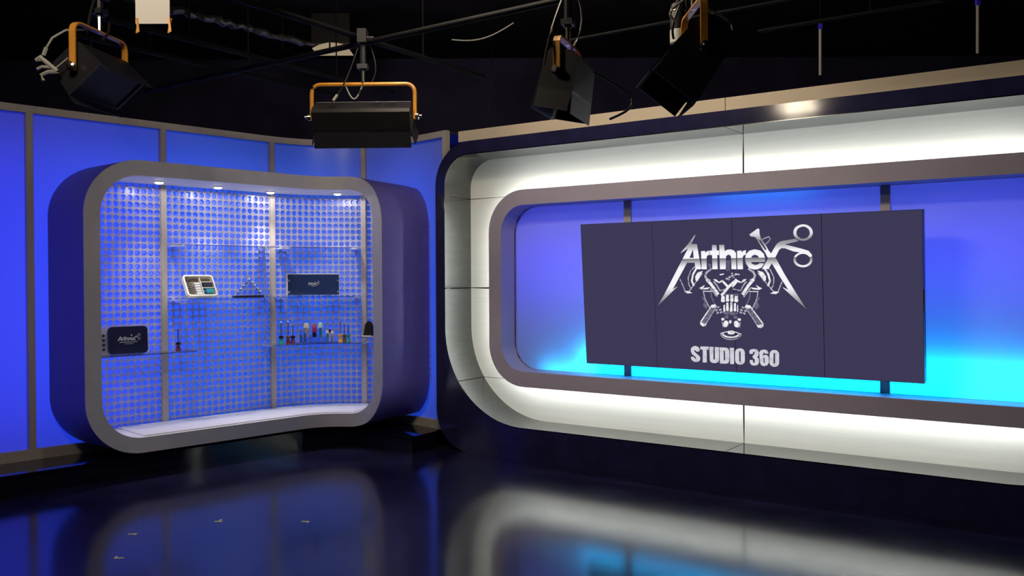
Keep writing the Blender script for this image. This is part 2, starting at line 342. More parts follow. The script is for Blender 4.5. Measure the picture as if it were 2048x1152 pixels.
ENG_W = [[(1040,823),(1011,776),(999,723),(1016,679),(1030,684),(1014,724),(1025,771),(1053,816)],
[(1604,823),(1633,776),(1645,723),(1628,679),(1614,684),(1630,724),(1619,771),(1591,816)],
[(1101,802),(1059,790),(1036,757),(1039,723),(1055,719)],
[(1543,802),(1585,790),(1608,757),(1605,723),(1589,719)],
[(938,639),(974,642),(1009,626),(964,621)],
[(1706,639),(1670,642),(1635,626),(1680,621)],
[(1123,728),(1160,687),(1215,609),(1234,622),(1178,701),(1140,743)],
[(1521,728),(1484,687),(1429,609),(1410,622),(1466,701),(1504,743)],
[(1186,738),(1215,733),(1231,715),(1264,731),(1313,682),(1298,670),(1259,713),(1233,705),(1204,719)],
[(1458,738),(1429,733),(1413,715),(1380,731),(1331,682),(1346,670),(1385,713),(1411,705),(1440,719)],
[(1371,741),(1306,685),(1242,614),(1257,601),(1320,671),(1384,727)],
[(1068,665),(1115,690),(1103,666),(1159,672),(1141,657),(1089,653)],
[(1576,665),(1529,690),(1541,666),(1485,672),(1503,657),(1555,653)],
[(1099,636),(1170,637),(1170,643),(1099,643)],
[(1545,636),(1474,637),(1474,643),(1545,643)],
[(1250,603),(1275,603),(1277,562),(1270,555),(1252,555),(1245,561)],
[(1289,613),(1309,613),(1311,566),(1304,559),(1291,559),(1284,565)],
[(1325,613),(1345,613),(1347,566),(1340,559),(1326,559),(1320,566)],
[(1358,604),(1383,604),(1385,563),(1378,557),(1360,556),(1353,563)],
[(1289,550),(1304,551),(1306,492),(1299,485),(1290,485),(1283,491)],
[(1321,553),(1336,553),(1337,487),(1330,481),(1322,480),(1315,487)],
[(1351,548),(1365,548),(1366,489),(1359,483),(1352,483),(1346,489)],
[(1266,534),(1275,534),(1276,481),(1269,474),(1268,474),(1261,481)],
[(1377,535),(1381,535),(1383,485),(1376,478),(1379,478),(1373,485)],
[(1162,526),(1069,399),(1077,394),(1169,521)],
[(1482,526),(1575,399),(1567,394),(1475,521)],
[(1163,531),(1198,538),(1204,520),(1180,506),(1162,514)],
[(1481,531),(1446,538),(1440,520),(1464,506),(1482,514)],
[(1064,396),(1081,389),(1102,379),(1121,383),(1110,362),(1089,357),(1068,370)],
[(1580,396),(1563,389),(1542,379),(1523,383),(1534,362),(1555,357),(1576,370)],
[(1269,420),(1266,413),(1259,409),(1251,408),(1244,412),(1242,419),(1245,426),(1252,430),(1260,431),(1267,427)],
[(1375,420),(1378,413),(1385,409),(1393,408),(1400,412),(1402,419),(1399,426),(1392,430),(1384,431),(1377,427)],
[(1300,384),(1297,371),(1289,361),(1279,357),(1269,361),(1262,370),(1260,383),(1263,397),(1270,406),(1281,410),(1291,407),(1298,398)],
[(1344,384),(1347,371),(1355,361),(1365,357),(1375,361),(1382,370),(1384,383),(1381,397),(1374,406),(1363,410),(1353,407),(1346,398)],
[(1326,402),(1325,395),(1320,389),(1315,387),(1309,389),(1306,394),(1304,401),(1306,408),(1310,413),(1316,415),(1321,414),(1325,408)],
[(1351,317),(1347,310),(1339,305),(1326,301),(1313,301),(1301,303),(1292,308),(1290,315),(1293,321),(1301,327),(1314,330),(1327,330),(1339,328),(1348,323)],
[(1245,302),(1247,295),(1252,289),(1260,283),(1269,279),(1280,275),(1291,273),(1304,272),(1317,272),(1330,273),(1343,275),(1355,278),(1365,282),(1375,287),(1382,293),(1388,300),(1391,307),(1380,310),(1378,306),(1374,301),(1369,297),(1361,293),(1352,289),(1341,286),(1329,284),(1317,283),(1305,284),(1294,285),(1283,287),(1274,290),(1267,293),(1261,297),(1258,301),(1256,306)],
[(1234,303),(1302,322),(1327,326),(1401,303),(1403,308),(1328,332),(1301,328),(1232,309)],
[(1240,775),(1279,782),(1274,772),(1245,766)],
[(1404,775),(1365,782),(1370,772),(1399,766)]]
ENG_G = [[(1038,843),(999,809),(972,749),(977,689),(999,654),(1006,658),(985,691),(980,748),(1005,805),(1043,837)],
[(1606,843),(1645,809),(1672,749),(1667,689),(1645,654),(1638,658),(1659,691),(1664,748),(1639,805),(1601,837)],
[(1096,785),(972,635),(978,630),(1102,781)],
[(1548,785),(1672,635),(1666,630),(1542,781)],
[(903,734),(945,636),(952,639),(911,737)],
[(1741,734),(1699,636),(1692,639),(1733,737)],
[(1168,825),(1127,795),(1112,765),(1122,736),(1156,716),(1166,730),(1135,747),(1130,764),(1139,784),(1178,812)],
[(1476,825),(1517,795),(1532,765),(1522,736),(1488,716),(1478,730),(1509,747),(1514,764),(1505,784),(1466,812)],
[(1184,716),(1209,687),(1235,641),(1244,646),(1218,693),(1193,722)],
[(1460,716),(1435,687),(1409,641),(1400,646),(1426,693),(1451,722)],
[(1235,642),(1301,655),(1299,663),(1233,649)],
[(1409,642),(1343,655),(1345,663),(1411,649)],
[(1155,662),(1211,594),(1220,601),(1164,668)],
[(1489,662),(1433,594),(1424,601),(1480,668)],
[(1097,639),(1109,580),(1152,494),(1158,497),(1116,583),(1104,641)],
[(1547,639),(1535,580),(1492,494),(1486,497),(1528,583),(1540,641)],
[(1194,486),(1205,498),(1218,495),(1211,483),(1199,480)],
[(1450,486),(1439,498),(1426,495),(1433,483),(1445,480)],
[(1212,511),(1223,523),(1236,520),(1229,508),(1217,505)],
[(1432,511),(1421,523),(1408,520),(1415,508),(1427,505)],
[(1225,492),(1236,504),(1249,500),(1243,489),(1230,485)],
[(1419,492),(1408,504),(1395,500),(1401,489),(1414,485)],
[(1202,466),(1213,478),(1226,475),(1219,463),(1207,460)],
[(1442,466),(1431,478),(1418,475),(1425,463),(1437,460)],
[(1230,472),(1241,484),(1253,481),(1247,469),(1235,465)],
[(1414,472),(1403,484),(1391,481),(1397,469),(1409,465)],
[(1190,514),(1201,526),(1214,523),(1207,511),(1195,508)],
[(1454,514),(1443,526),(1430,523),(1437,511),(1449,508)],
[(1199,513),(1116,386),(1121,383),(1204,510)],
[(1445,513),(1528,386),(1523,383),(1440,510)],
[(1245,401),(1258,393),(1269,352),(1252,360)],
[(1399,401),(1386,393),(1375,352),(1392,360)],
[(1232,302),(1233,294),(1237,285),(1244,278),(1253,271),(1263,266),(1275,261),(1288,258),(1302,257),(1317,257),(1331,258),(1345,260),(1358,264),(1370,270),(1381,276),(1390,283),(1397,291),(1401,300),(1403,308),(1398,309),(1396,301),(1392,294),(1386,287),(1378,280),(1368,275),(1357,270),(1344,266),(1331,264),(1317,262),(1303,263),(1290,264),(1277,267),(1266,271),(1256,276),(1248,282),(1243,289),(1239,296),(1238,304)],
[(1285,734),(1293,748),(1312,746),(1305,731)],
[(1307,745),(1316,760),(1334,757),(1327,743)],
[(1328,757),(1336,771),(1355,768),(1348,754)],
[(1306,728),(1312,737),(1323,735),(1319,726)],
[(1355,763),(1360,772),(1372,771),(1367,762)],
[(1332,776),(1338,787),(1352,785),(1347,774)],
[(1371,768),(1376,776),(1387,775),(1383,767)],
[(1345,744),(1350,753),(1362,751),(1357,742)]]
ENG_D = [[(1159,640),(1164,589),(1194,529),(1202,533),(1173,592),(1168,641)],
[(1485,640),(1480,589),(1450,529),(1442,533),(1471,592),(1476,641)],
[(1083,598),(1109,590),(1137,524),(1123,498),(1093,523),(1107,556)],
[(1561,598),(1535,590),(1507,524),(1521,498),(1551,523),(1537,556)],
[(1245,619),(1393,620),(1386,609),(1248,608)],
[(1247,471),(1315,487),(1387,470),(1348,453),(1281,453)],
[(1166,528),(1079,394),(1112,376),(1198,510)],
[(1478,528),(1565,394),(1532,376),(1446,510)],
[(1302,437),(1299,429),(1290,424),(1279,424),(1271,429),(1268,436),(1272,444),(1280,449),(1291,449),(1299,445)],
[(1342,437),(1345,429),(1354,424),(1365,424),(1373,429),(1376,436),(1372,444),(1364,449),(1353,449),(1345,445)],
[(1299,878),(1326,880),(1329,869),(1302,866)],
[(1299,862),(1326,864),(1329,853),(1302,850)],
[(1298,845),(1325,847),(1328,837),(1301,834)],
[(1298,829),(1325,831),(1328,821),(1301,818)],
[(1297,813),(1324,815),(1327,804),(1300,801)],
[(1149,864),(1174,851),(1170,830),(1199,814),(1173,809),(1153,831)]]
TXT = [[[(1052,156),(1036,150),(1020,155),(1016,163),(1007,161),(1006,152),(1017,141),(1045,119),(1057,102),(1051,79),(1031,67),(1005,67),(983,78),(976,100),(978,107),(1001,106),(1007,96),(1015,91),(1022,97),(1018,106),(989,128),(978,148),(980,176),(998,193),(1019,197),(1041,190),(1052,175)]],
[[(1060,194),(1130,196),(1127,170),(1112,170),(1110,67),(1077,65),(1079,170),(1060,170)]],
[[(1136,194),(1170,195),(1166,101),(1170,92),(1176,92),(1180,100),(1181,194),(1215,194),(1212,88),(1202,72),(1177,65),(1150,68),(1137,82)]],
[[(1220,194),(1270,194),(1291,188),(1299,170),(1297,92),(1288,71),(1269,66),(1220,64)],
[(1253,171),(1252,90),(1260,90),(1265,98),(1265,163),(1261,171)]],
[[(1305,194),(1338,194),(1335,66),(1304,65)]],
[[(1391,193),(1401,192),(1411,187),(1419,180),(1423,170),(1425,159),(1423,100),(1421,89),(1416,79),(1408,71),(1398,66),(1387,64),(1380,64),(1369,66),(1359,70),(1351,78),(1347,87),(1345,98),(1347,158),(1349,169),(1354,179),(1363,186),(1373,191),(1384,193)],
[(1386,171),(1388,171),(1390,170),(1391,169),(1392,167),(1392,165),(1390,94),(1390,92),(1389,90),(1387,89),(1385,88),(1383,87),(1383,87),(1381,88),(1379,88),(1378,90),(1377,91),(1377,93),(1379,164),(1379,166),(1380,168),(1382,170),(1383,171),(1385,171)]],
[[(1462,154),(1462,179),(1478,190),(1501,193),(1524,189),(1535,169),(1531,142),(1521,132),(1534,116),(1534,89),(1524,70),(1501,63),(1478,65),(1463,82),(1462,104),(1486,106),(1488,87),(1498,82),(1502,89),(1502,112),(1487,124),(1487,140),(1500,149),(1503,168),(1497,174),(1489,167),(1488,154)]],
[[(1609,161),(1581,161),(1579,169),(1572,169),(1568,158),(1568,142),(1580,151),(1599,150),(1611,135),(1612,93),(1600,72),(1577,63),(1555,67),(1543,86),(1539,166),(1548,183),(1573,192),(1596,189),(1608,175)],
[(1570,127),(1571,87),(1576,85),(1580,91),(1580,125),(1575,130)]],
[[(1659,192),(1670,191),(1679,186),(1686,179),(1691,169),(1692,159),(1690,97),(1689,87),(1683,77),(1676,69),(1666,64),(1656,62),(1650,62),(1639,64),(1630,68),(1623,76),(1618,85),(1617,96),(1619,158),(1621,168),(1626,178),(1633,185),(1643,190),(1653,192)],
[(1656,169),(1658,169),(1659,168),(1661,167),(1661,165),(1662,164),(1660,94),(1659,92),(1658,90),(1657,89),(1655,88),(1654,87),(1653,87),(1651,87),(1649,88),(1648,89),(1647,91),(1647,93),(1649,163),(1649,165),(1650,167),(1651,168),(1653,169),(1655,169)]]]
PLAIN_A = [[(1007,1018),(1060,1017),(1089,816),(1043,816),(1036,869),(972,870),(940,817),(887,818)],
[(1027,979),(993,908),(1030,907)]]
PLAIN_X = [[[(1599,955),(1627,962),(1657,923),(1689,890),(1734,810),(1684,810),(1654,859),(1628,894)]]]

# ================================================================== the studio shell
def room_box(name, x0, x1, y0, y1, z0, z1, mat):
    return struct(MB().box(x0, x1, y0, y1, z0, z1).build(name, mat))
room_box('floor', -7.0, 7.0, -4.0, 11.0, -0.10, 0.0, M['floor'])
room_box('ceiling', -7.0, 7.0, -4.0, 11.0, 4.40, 4.50, M['ceiling_black'])
room_box('wall_back', -7.0, 7.0, 10.9, 11.0, 0.0, 4.40, M['studio_black'])
room_box('wall_front', -7.0, 7.0, -4.0, -3.9, 0.0, 4.40, M['studio_black'])
room_box('wall_side_left', -7.0, -6.9, -3.9, 10.9, 0.0, 4.40, M['studio_black'])
room_box('wall_side_right', 6.9, 7.0, -3.9, 10.9, 0.0, 4.40, M['studio_black'])

# ================================================================== right wall with the lit recess
I3 = lambda x, z, d: (x, d, z)
U1 = 2 * AXIS
OUTER = rrect(0.0, U1, 0.0, 2.90, 0.38, 12, 0.40)
OPEN = rrect(0.11, U1 - 0.11, 0.285, 2.775, 0.87, 20, 0.27, step=0.007)
OPEN_B = rrect(0.102, U1 - 0.102, 0.277, 2.783, 0.878, 20, 0.278)
FR_OUT = rrect(0.475, U1 - 0.475, 0.62, 2.438, 0.385, 12)
FR_IN = rrect(0.615, U1 - 0.615, 0.760, 2.298, 0.25, 12)
D_RECESS, D_FRAME, D_NICHE = 0.41, 0.21, 0.47

wall_right = struct(fix_normals(MB().prism([OUTER, OPEN_B], I3, 0.0, 0.03).build('wall_right', M['black_gloss'])))
wall_right.matrix_world = M_WALL
fix_normals(MB().quad_strip([(x, 0.03, z) for x, z in OUTER], [(x, 0.56, z) for x, z in OUTER], True).build('side_return', M['black_gloss'], wall_right, True))

SEAM_T, SEAM_M, SEAM_B = 2.405, 1.53, 0.655
def region(p):
    side = 'L' if p[0] < AXIS else 'R'
    return side + ('T' if p[1] > SEAM_T else 'U' if p[1] > SEAM_M else 'D' if p[1] > SEAM_B else 'B')
def runs(P):
    out = {}; n = len(P); k0 = next(i for i in range(n) if region(P[i]) != region(P[i - 1]))
    for k in range(n):
        p = P[(k0 + k) % n]; out.setdefault(region(p), []).append(p)
    return out
RING = rrect(0.50, U1 - 0.50, 0.645, 2.413, 0.36, 20, step=0.02)
ro, ri = runs(OPEN), runs(RING)
for key in sorted(ro):
    P = ro[key]
    m = MB()
    A = [(x, 0.002, z) for x, z in P]; B = [(x, D_RECESS, z) for x, z in P]
    out = [(AXIS + (x - AXIS) * 1.0022, z + (0.006 if z > 1.53 else -0.006)) for x, z in P]
    m.quad_strip(A, B); m.quad_strip([(x, D_RECESS, z) for x, z in out], [(x, 0.002, z) for x, z in out])
    m.quad_strip([(x, 0.002, z) for x, z in out], A); m.quad_strip(B, [(x, D_RECESS, z) for x, z in out])
    fix_normals(m.build('reveal_panel', M['reveal'], wall_right, True))
    Q = ri[key]
    m = MB().prism([P + Q[::-1]], I3, D_RECESS, D_RECESS + 0.012)
    fix_normals(m.build('recess_panel', M['recess'], wall_right))
MB().prism([rrect(0.05, U1 - 0.05, 0.22, 2.84, 0.92, 12, 0.3), FR_IN], I3, D_RECESS + 0.022, D_RECESS + 0.04).build('backing_board', M['gap'], wall_right)

# niche frame, its halo strip, its deep inner side, backlit panels and mullions
frame = fix_normals(MB().prism([FR_OUT, FR_IN], I3, D_FRAME, D_FRAME + 0.05).build('niche_frame', M['frame'], wall_right))
frame['label'] = 'mauve grey rounded frame around the backlit niche'
fix_normals(MB().quad_strip([(x, D_FRAME + 0.05, z) for x, z in FR_IN], [(x, D_NICHE, z) for x, z in FR_IN], True).build('niche_side', M['frame'], wall_right, True))
spacer = rrect(0.545, U1 - 0.545, 0.69, 2.368, 0.315, 12)
MB().quad_strip([(x, D_FRAME + 0.05, z) for x, z in spacer], [(x, D_RECESS + 0.02, z) for x, z in spacer], True).build('frame_spacer', M['recess'], frame, True)
strip = rrect(0.533, U1 - 0.533, 0.678, 2.38, 0.327, 12)
MB().quad_strip([(x, 0.285, z) for x, z in strip], [(x, 0.325, z) for x, z in strip], True).build('led_strip', M['halo'], frame)
NM = (1.808, U1 - 1.808)
edges = (0.50, NM[0], NM[1], U1 - 0.50)
for a, b in zip(edges[:-1], edges[1:]):
    MB().box(a + 0.004, b - 0.004, D_NICHE, D_NICHE + 0.006, 0.64, 2.42).build('niche_panel', M['acrylic'], wall_right)
for u in NM:
    MB().box(u - 0.034, u + 0.034, D_NICHE - 0.022, D_NICHE, 0.762, 2.296).build('niche_mullion', M['mullion'], wall_right)
lb = MB().box(0.46, U1 - 0.46, 0.93, 0.95, 0.58, 2.47)
for z in (0.58, 2.46): lb.box(0.46, U1 - 0.46, D_NICHE + 0.007, 0.93, z, z + 0.01)
for u in (0.46, U1 - 0.47): lb.box(u, u + 0.01, D_NICHE + 0.007, 0.93, 0.59, 2.46)
lb.build('niche_light_box', M['card'], wall_right)
# LED lamps inside that light box: violet over the whole panel, cyan along the foot
def wall_lamp_matrix(u, d, h, tilt=0.0):
    # lamp -Z looks out of the wall, tilted up by tilt
    z = (ND * math.cos(tilt) - UP * math.sin(tilt)); x = UD.copy(); y = z.cross(x)
    p = M_WALL @ Vector((u, d, h))
    return Matrix(((x.x, y.x, z.x, p.x), (x.y, y.y, z.y, p.y), (x.z, y.z, z.z, p.z), (0, 0, 0, 1)))
for a, b in zip(edges[:-1], edges[1:]):
    led_lamp('niche_violet_lamp', wall_lamp_matrix((a + b) / 2, 0.90, 1.75), (b - a) * 0.9, 0.75, (0.080, 0.066, 1.0), E_NICHE * (b - a) / 1.4)
# the cyan strip steps down towards both ends of the niche
for u0_, u1_, h_, hh_ in ((0.92, 1.55, 0.76, 0.05), (1.34, 1.80, 0.85, 0.26), (1.82, NM[1] - 0.02, 0.84, 0.26), (NM[1] + 0.02, U1 - 0.66, 0.86, 0.26)):
    led_lamp('niche_cyan_lamp', wall_lamp_matrix((u0_ + u1_) / 2, 0.595, h_), u1_ - u0_, hh_, (0.0, 0.44, 1.0), E_CYAN * (u1_ - u0_) / 1.4 * (hh_ + 0.05) / 0.31)

led_lamp('niche_top_lamp', wall_lamp_matrix(3.0, 0.62, 2.36), 0.8, 0.05, (0.0, 0.30, 1.0), E_CYAN * 0.05)

# cream header along the top, in two lengths butted at the middle
for k, (a, b) in enumerate(((0.27, AXIS - 0.003), (AXIS + 0.003, U1 - 0.295))):
    t = struct(MB().box(a, b, 0.015, 0.12, 2.902, 3.0).build('trim_%d' % (k + 1), M['header'])); t.matrix_world = M_WALL

# ================================================================== left wall: backlit blue panels round the corner
MUL = [-4.33, -3.232, -2.132, -1.035, 0.062, 1.025, 2.125]
H_PLAT, H_TOP = 0.165, 3.04
def curved_bar(mb, s0, s1, o0, o1, z0, z1, step=0.08):
    S = srange(s0, s1, step)
    rows = [[cur3(s, o, z) for s in S] for o, z in ((o0, z0), (o1, z0), (o1, z1), (o0, z1))]
    for i in range(4): mb.quad_strip(rows[i], rows[(i + 1) % 4])
    for e in (0, -1):
        o = len(mb.v); mb.v += [tuple(r[e]) for r in rows]; mb.f.append((o, o + 1, o + 2, o + 3))
    return mb
hb = MB()
curved_bar(hb, MUL[0], 2.15, -0.62, -0.60, H_PLAT, H_TOP)
curved_bar(hb, MUL[0], 2.15, -0.60, -0.004, H_TOP - 0.03, H_TOP - 0.01)
curved_bar(hb, MUL[0], 2.15, -0.60, -0.004, H_PLAT, H_PLAT + 0.02)
wall_left = struct(fix_normals(hb.build('wall_left', M['studio_black'])))
fix_normals(curved_bar(MB(), MUL[0], 2.151, -0.004, 0.05, 2.98, H_TOP).build('top_rail', M['mullion'], wall_left, True))
fix_normals(curved_bar(MB(), MUL[0], 2.151, -0.004, 0.05, H_PLAT, 0.25).build('base_rail', M['mullion'], wall_left, True))
for s in MUL:
    fix_normals(curved_bar(MB(), s - 0.026, s + 0.026, -0.004, 0.05, 0.25, 2.98).build('mullion', M['mullion'], wall_left))
BLUES = [(0.032, 0.036, 1.0), (0.030, 0.036, 1.0), (0.016, 0.065, 1.0), (0.004, 0.105, 1.0), (0.004, 0.110, 1.0), (0.012, 0.090, 1.0)]
for (a, b), c in zip(zip(MUL[:-1], MUL[1:]), BLUES):
    S = srange(a + 0.022, b - 0.022, 0.08)
    m = MB().quad_strip([cur3(s, 0.0, 0.24) for s in S], [cur3(s, 0.0, 2.985) for s in S])
    m.build('light_panel', M['acrylic'], wall_left, True)
    s = (a + b) / 2; t, n = cur_frame(s); p = cur3(s, -0.52, 1.52)
    y = n.cross(t)
    led_lamp('wall_panel_lamp', Matrix(((t.x, y.x, n.x, p.x), (t.y, y.y, n.y, p.y), (t.z, y.z, n.z, p.z), (0, 0, 0, 1))), (b - a) * 0.95, 2.6, c, E_WALL * (b - a))

# raised black platform along the left wall
E = [cur(s, 0.52) for s in srange(-4.33, 1.05, 0.1)] + [Vector((-0.93, 7.93)), Vector((-0.735, 8.215))]
Bk = [cur(s, 0.0) for s in srange(-4.33, 2.0, 0.1)]
loop = [(p.x, p.y) for p in E] + [(p.x, p.y) for p in Bk[::-1]]
pl = thing('platform', 'low glossy black platform under the curved blue wall', 'platform', (-2.2, 8.2, 0))
fix_normals(MB().prism([loop], lambda x, y, z: (x, y, z), 0.0, H_PLAT - 0.02).build('riser', M['platform'], pl, base=(-2.2, 8.2, 0)))
loop2 = [(p.x, p.y) for p in [cur(s, 0.535) for s in srange(-4.33, 1.05, 0.1)] + [Vector((-0.925, 7.915)), Vector((-0.735, 8.205))]] + [(p.x, p.y) for p in Bk[::-1]]
fix_normals(MB().prism([loop2], lambda x, y, z: (x, y, z), H_PLAT - 0.02, H_PLAT).build('deck', M['platform'], pl, base=(-2.2, 8.2, 0)))

# ================================================================== video wall
SW, SH = 2.702, 1.2131
a0 = M_WALL @ Vector((1.534, 0.20, 0.876)); ez = (M_WALL.to_3x3() @ Vector((0, -0.10, 1.209))).normalized(); ey = ez.cross(UD)
M_SCR = Matrix(((UD.x, ey.x, ez.x, a0.x), (UD.y, ey.y, ez.y, a0.y), (UD.z, ey.z, ez.z, a0.z), (0, 0, 0, 1)))
vw = thing('video_wall', 'wide dark video wall of four upright screens showing a chrome logo over STUDIO 360', 'video wall', mtx=M_SCR)
for k in range(4):
    x0, x1 = SW * k / 4, SW * (k + 1) / 4
    p = MB().box(x0 + 0.0006, x1 - 0.0006, 0.004, 0.085, 0.0, SH).build('display_panel', M['casing'], vw)
    MB().box(x0 + 0.0028, x1 - 0.0028, 0.0, 0.004, 0.003, SH - 0.003).build('screen', M['screen'], p)
MB().box(0.12, SW - 0.12, 0.085, 0.105, 0.15, SH - 0.15).build('mounting_frame', M['bezel'], vw)
MB().box(SW - 0.0015, SW + 0.006, 0.012, 0.03, 0.50, 0.66).build('side_port_cover', M['card'], vw)
def art(name, shapes, mat, y0, y1):
    m = MB()
    for loops in shapes:
        m.prism([[(x / 1000.0, z / 1000.0) for x, z in L] for L in loops], I3, y0, y1)
    return fix_normals(m.build(name, mat, vw))
art('engine_graphic_shade', [[L] for L in ENG_D], M['g_dark'], -0.0008, 0.0)
art('engine_graphic_mid', [[L] for L in ENG_G], M['g_grey'], -0.0014, 0.0)
art('engine_graphic_light', [[L] for L in ENG_W], M['g_white'], -0.0020, 0.0)
art('logo_lettering', LOGO, M['chrome'], -0.0026, 0.0)['label'] = 'chrome ARTHREX lettering with scissor handles'
art('caption_lettering', TXT, M['g_text'], -0.0020, 0.0)['label'] = 'worn pale capitals reading STUDIO 360'
# two brackets carry it on the niche back
for u in (0.55, SW - 0.55):
    MB().box(u - 0.04, u + 0.04, 0.105, 0.235, 0.30, 0.38).build('wall_bracket', M['bezel'], vw)

def small_logo(parent, width, M_local, name='printed_logo', mat=None):
    """pale Arthrex mark with a line below, printed on a thing; M_local puts x right, z up, -y out"""
    k = width / 1.08; m = MB()
    for loops in [PLAIN_A] + LOGO[1:6] + PLAIN_X + LOGO[7:11]:
        m.prism([[((x - 1425) * k / 1000.0, (z - 880) * k / 1000.0) for x, z in L] for L in loops], lambda x, z, d: M_local @ Vector((x, d, z)), -0.0015, 0.0)
    for z0, z1, xa, xb in ((-0.155, -0.125, -0.45, 0.38), (-0.235, -0.215, -0.2, 0.18)):
        m.prism([[(xa * k, z0 * k), (xb * k, z0 * k), (xb * k, z1 * k), (xa * k, z1 * k)]], lambda x, z, d: M_local @ Vector((x, d, z)), -0.0015, 0.0)
    return fix_normals(m.build(name, mat or M['print'], parent))

# ================================================================== display cabinet bent round the corner
OFF_F = 0.65
RF = RW - OFF_F
SIG_A = RF * (TH1 - TH2)
def s_of(sig):                                # arc length on the cabinet front -> s on the wall
    if sig < 0: return sig
    if sig <= SIG_A: return sig * RW / RF
    return SA + sig - SIG_A
SIG0, SIG1, CB0, CB1, FW = -1.935, SIG_A + 0.185, 0.21, 2.60, 0.125
cab = thing('display_cabinet', 'large grey rounded display cabinet curving round the corner of the blue wall', 'cabinet', (-2.2, 8.0, H_PLAT))
CB = (-2.2, 8.0, H_PLAT)
O_ = rrect(SIG0, SIG1, CB0, CB1, 0.45, 14)
I_ = rrect(SIG0 + FW, SIG1 - FW, CB0 + FW, CB1 - FW, 0.45 - FW, 14)
def dens(P, Q, step=0.05):
    a, b = [], []
    for i in range(len(P)):
        j = (i + 1) % len(P); k = max(1, int(math.ceil(math.hypot(P[j][0] - P[i][0], P[j][1] - P[i][1]) / step)))
        for q in range(k):
            f = q / k
            a.append((P[i][0] + (P[j][0] - P[i][0]) * f, P[i][1] + (P[j][1] - P[i][1]) * f)); b.append((Q[i][0] + (Q[j][0] - Q[i][0]) * f, Q[i][1] + (Q[j][1] - Q[i][1]) * f))
    return a, b
O_, I_ = dens(O_, I_)
at = lambda P, off: [cur3(s_of(x), off, z) for x, z in P]
m = MB()
m.quad_strip(at(O_, OFF_F), at(I_, OFF_F), True)
m.quad_strip(at(O_, OFF_F - 0.012), at(O_, OFF_F), True)
fix_normals(m.build('front_frame', M['silver'], cab, True, base=CB))
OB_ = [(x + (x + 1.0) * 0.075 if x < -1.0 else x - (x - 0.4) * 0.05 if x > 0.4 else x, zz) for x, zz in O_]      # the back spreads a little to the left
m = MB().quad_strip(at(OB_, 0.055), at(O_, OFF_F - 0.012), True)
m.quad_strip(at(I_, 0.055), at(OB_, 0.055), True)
fix_normals(m.build('outer_skin', M['skin'], cab, True, base=CB))['label'] = 'outer side of the cabinet with shade and blue glow put into its colour'
fix_normals(MB().quad_strip(at(I_, 0.055), at(I_, OFF_F - 0.001), True).build('lining', M['lining'], cab, True, base=CB))
# white floor board inside
FS = srange(SIG0 + 0.47, SIG1 - 0.42, 0.06)
z = CB0 + FW
fl = MB(); rows = [[cur3(s_of(x), o, h) for x in FS] for o, h in ((0.06, z), (OFF_F - 0.03, z), (OFF_F - 0.03, z + 0.012), (0.06, z + 0.012))]
for i in range(4): fl.quad_strip(rows[i], rows[(i + 1) % 4])
for e in (0, -1):
    o = len(fl.v); fl.v += [tuple(r[e]) for r in rows]; fl.f.append((o, o + 1, o + 2, o + 3))
fix_normals(fl.build('floor_board', M['lining'], cab, base=CB))
# perforated sheets, one per bay, holes cut through
PITCH_H, HOLE = 0.0612, 0.0258
def inside_frame(s, h):
    sig = s if s < 0 else s * RF / RW if s <= SA else SIG_A + s - SA
    x0, x1, z0, z1, r = SIG0 + 0.06, SIG1 - 0.06, CB0 + 0.06, CB1 - 0.06, 0.39
    if not (x0 < sig < x1 and z0 < h < z1): return False
    cx = min(max(sig, x0 + r), x1 - r); cz = min(max(h, z0 + r), z1 - r)
    return math.hypot(sig - cx, h - cz) <= r
SEG = 16
SQ = []
for k in range(SEG):
    t = 2 * math.pi * (k + 0.0) / SEG; c, sn = math.cos(t), math.sin(t); f = 1 / max(abs(c), abs(sn)); SQ.append((c * f, sn * f, c, sn))
for a, b in ((-1.98, MUL[3]), (MUL[3], MUL[4]), (MUL[4], MUL[5]), (MUL[5], 1.98)):
    a += 0.026; b -= 0.026; nc = int(round((b - a) / PITCH_H)); pw = (b - a) / nc
    nr = int(round((2.50 - 0.31) / PITCH_H)); ph = (2.50 - 0.31) / nr
    m = MB()
    for i in range(nc):
        for j in range(nr):
            cs, ch = a + (i + 0.5) * pw, 0.31 + (j + 0.5) * ph
            if not inside_frame(cs, ch): continue
            o = len(m.v)
            for qx, qz, c, sn in SQ: m.v.append(tuple(cur3(cs + qx * pw / 2, 0.030, ch + qz * ph / 2)))
            for qx, qz, c, sn in SQ: m.v.append(tuple(cur3(cs + c * HOLE, 0.030, ch + sn * HOLE)))
            for qx, qz, c, sn in SQ: m.v.append(tuple(cur3(cs + c * HOLE, 0.024, ch + sn * HOLE)))
            for k in range(SEG):
                l = (k + 1) % SEG
                m.f.append((o + k, o + l, o + SEG + l, o + SEG + k)); m.f.append((o + SEG + k, o + SEG + l, o + 2 * SEG + l, o + 2 * SEG + k))
    m.build('perforated_panel', M['perf'], cab, base=CB)
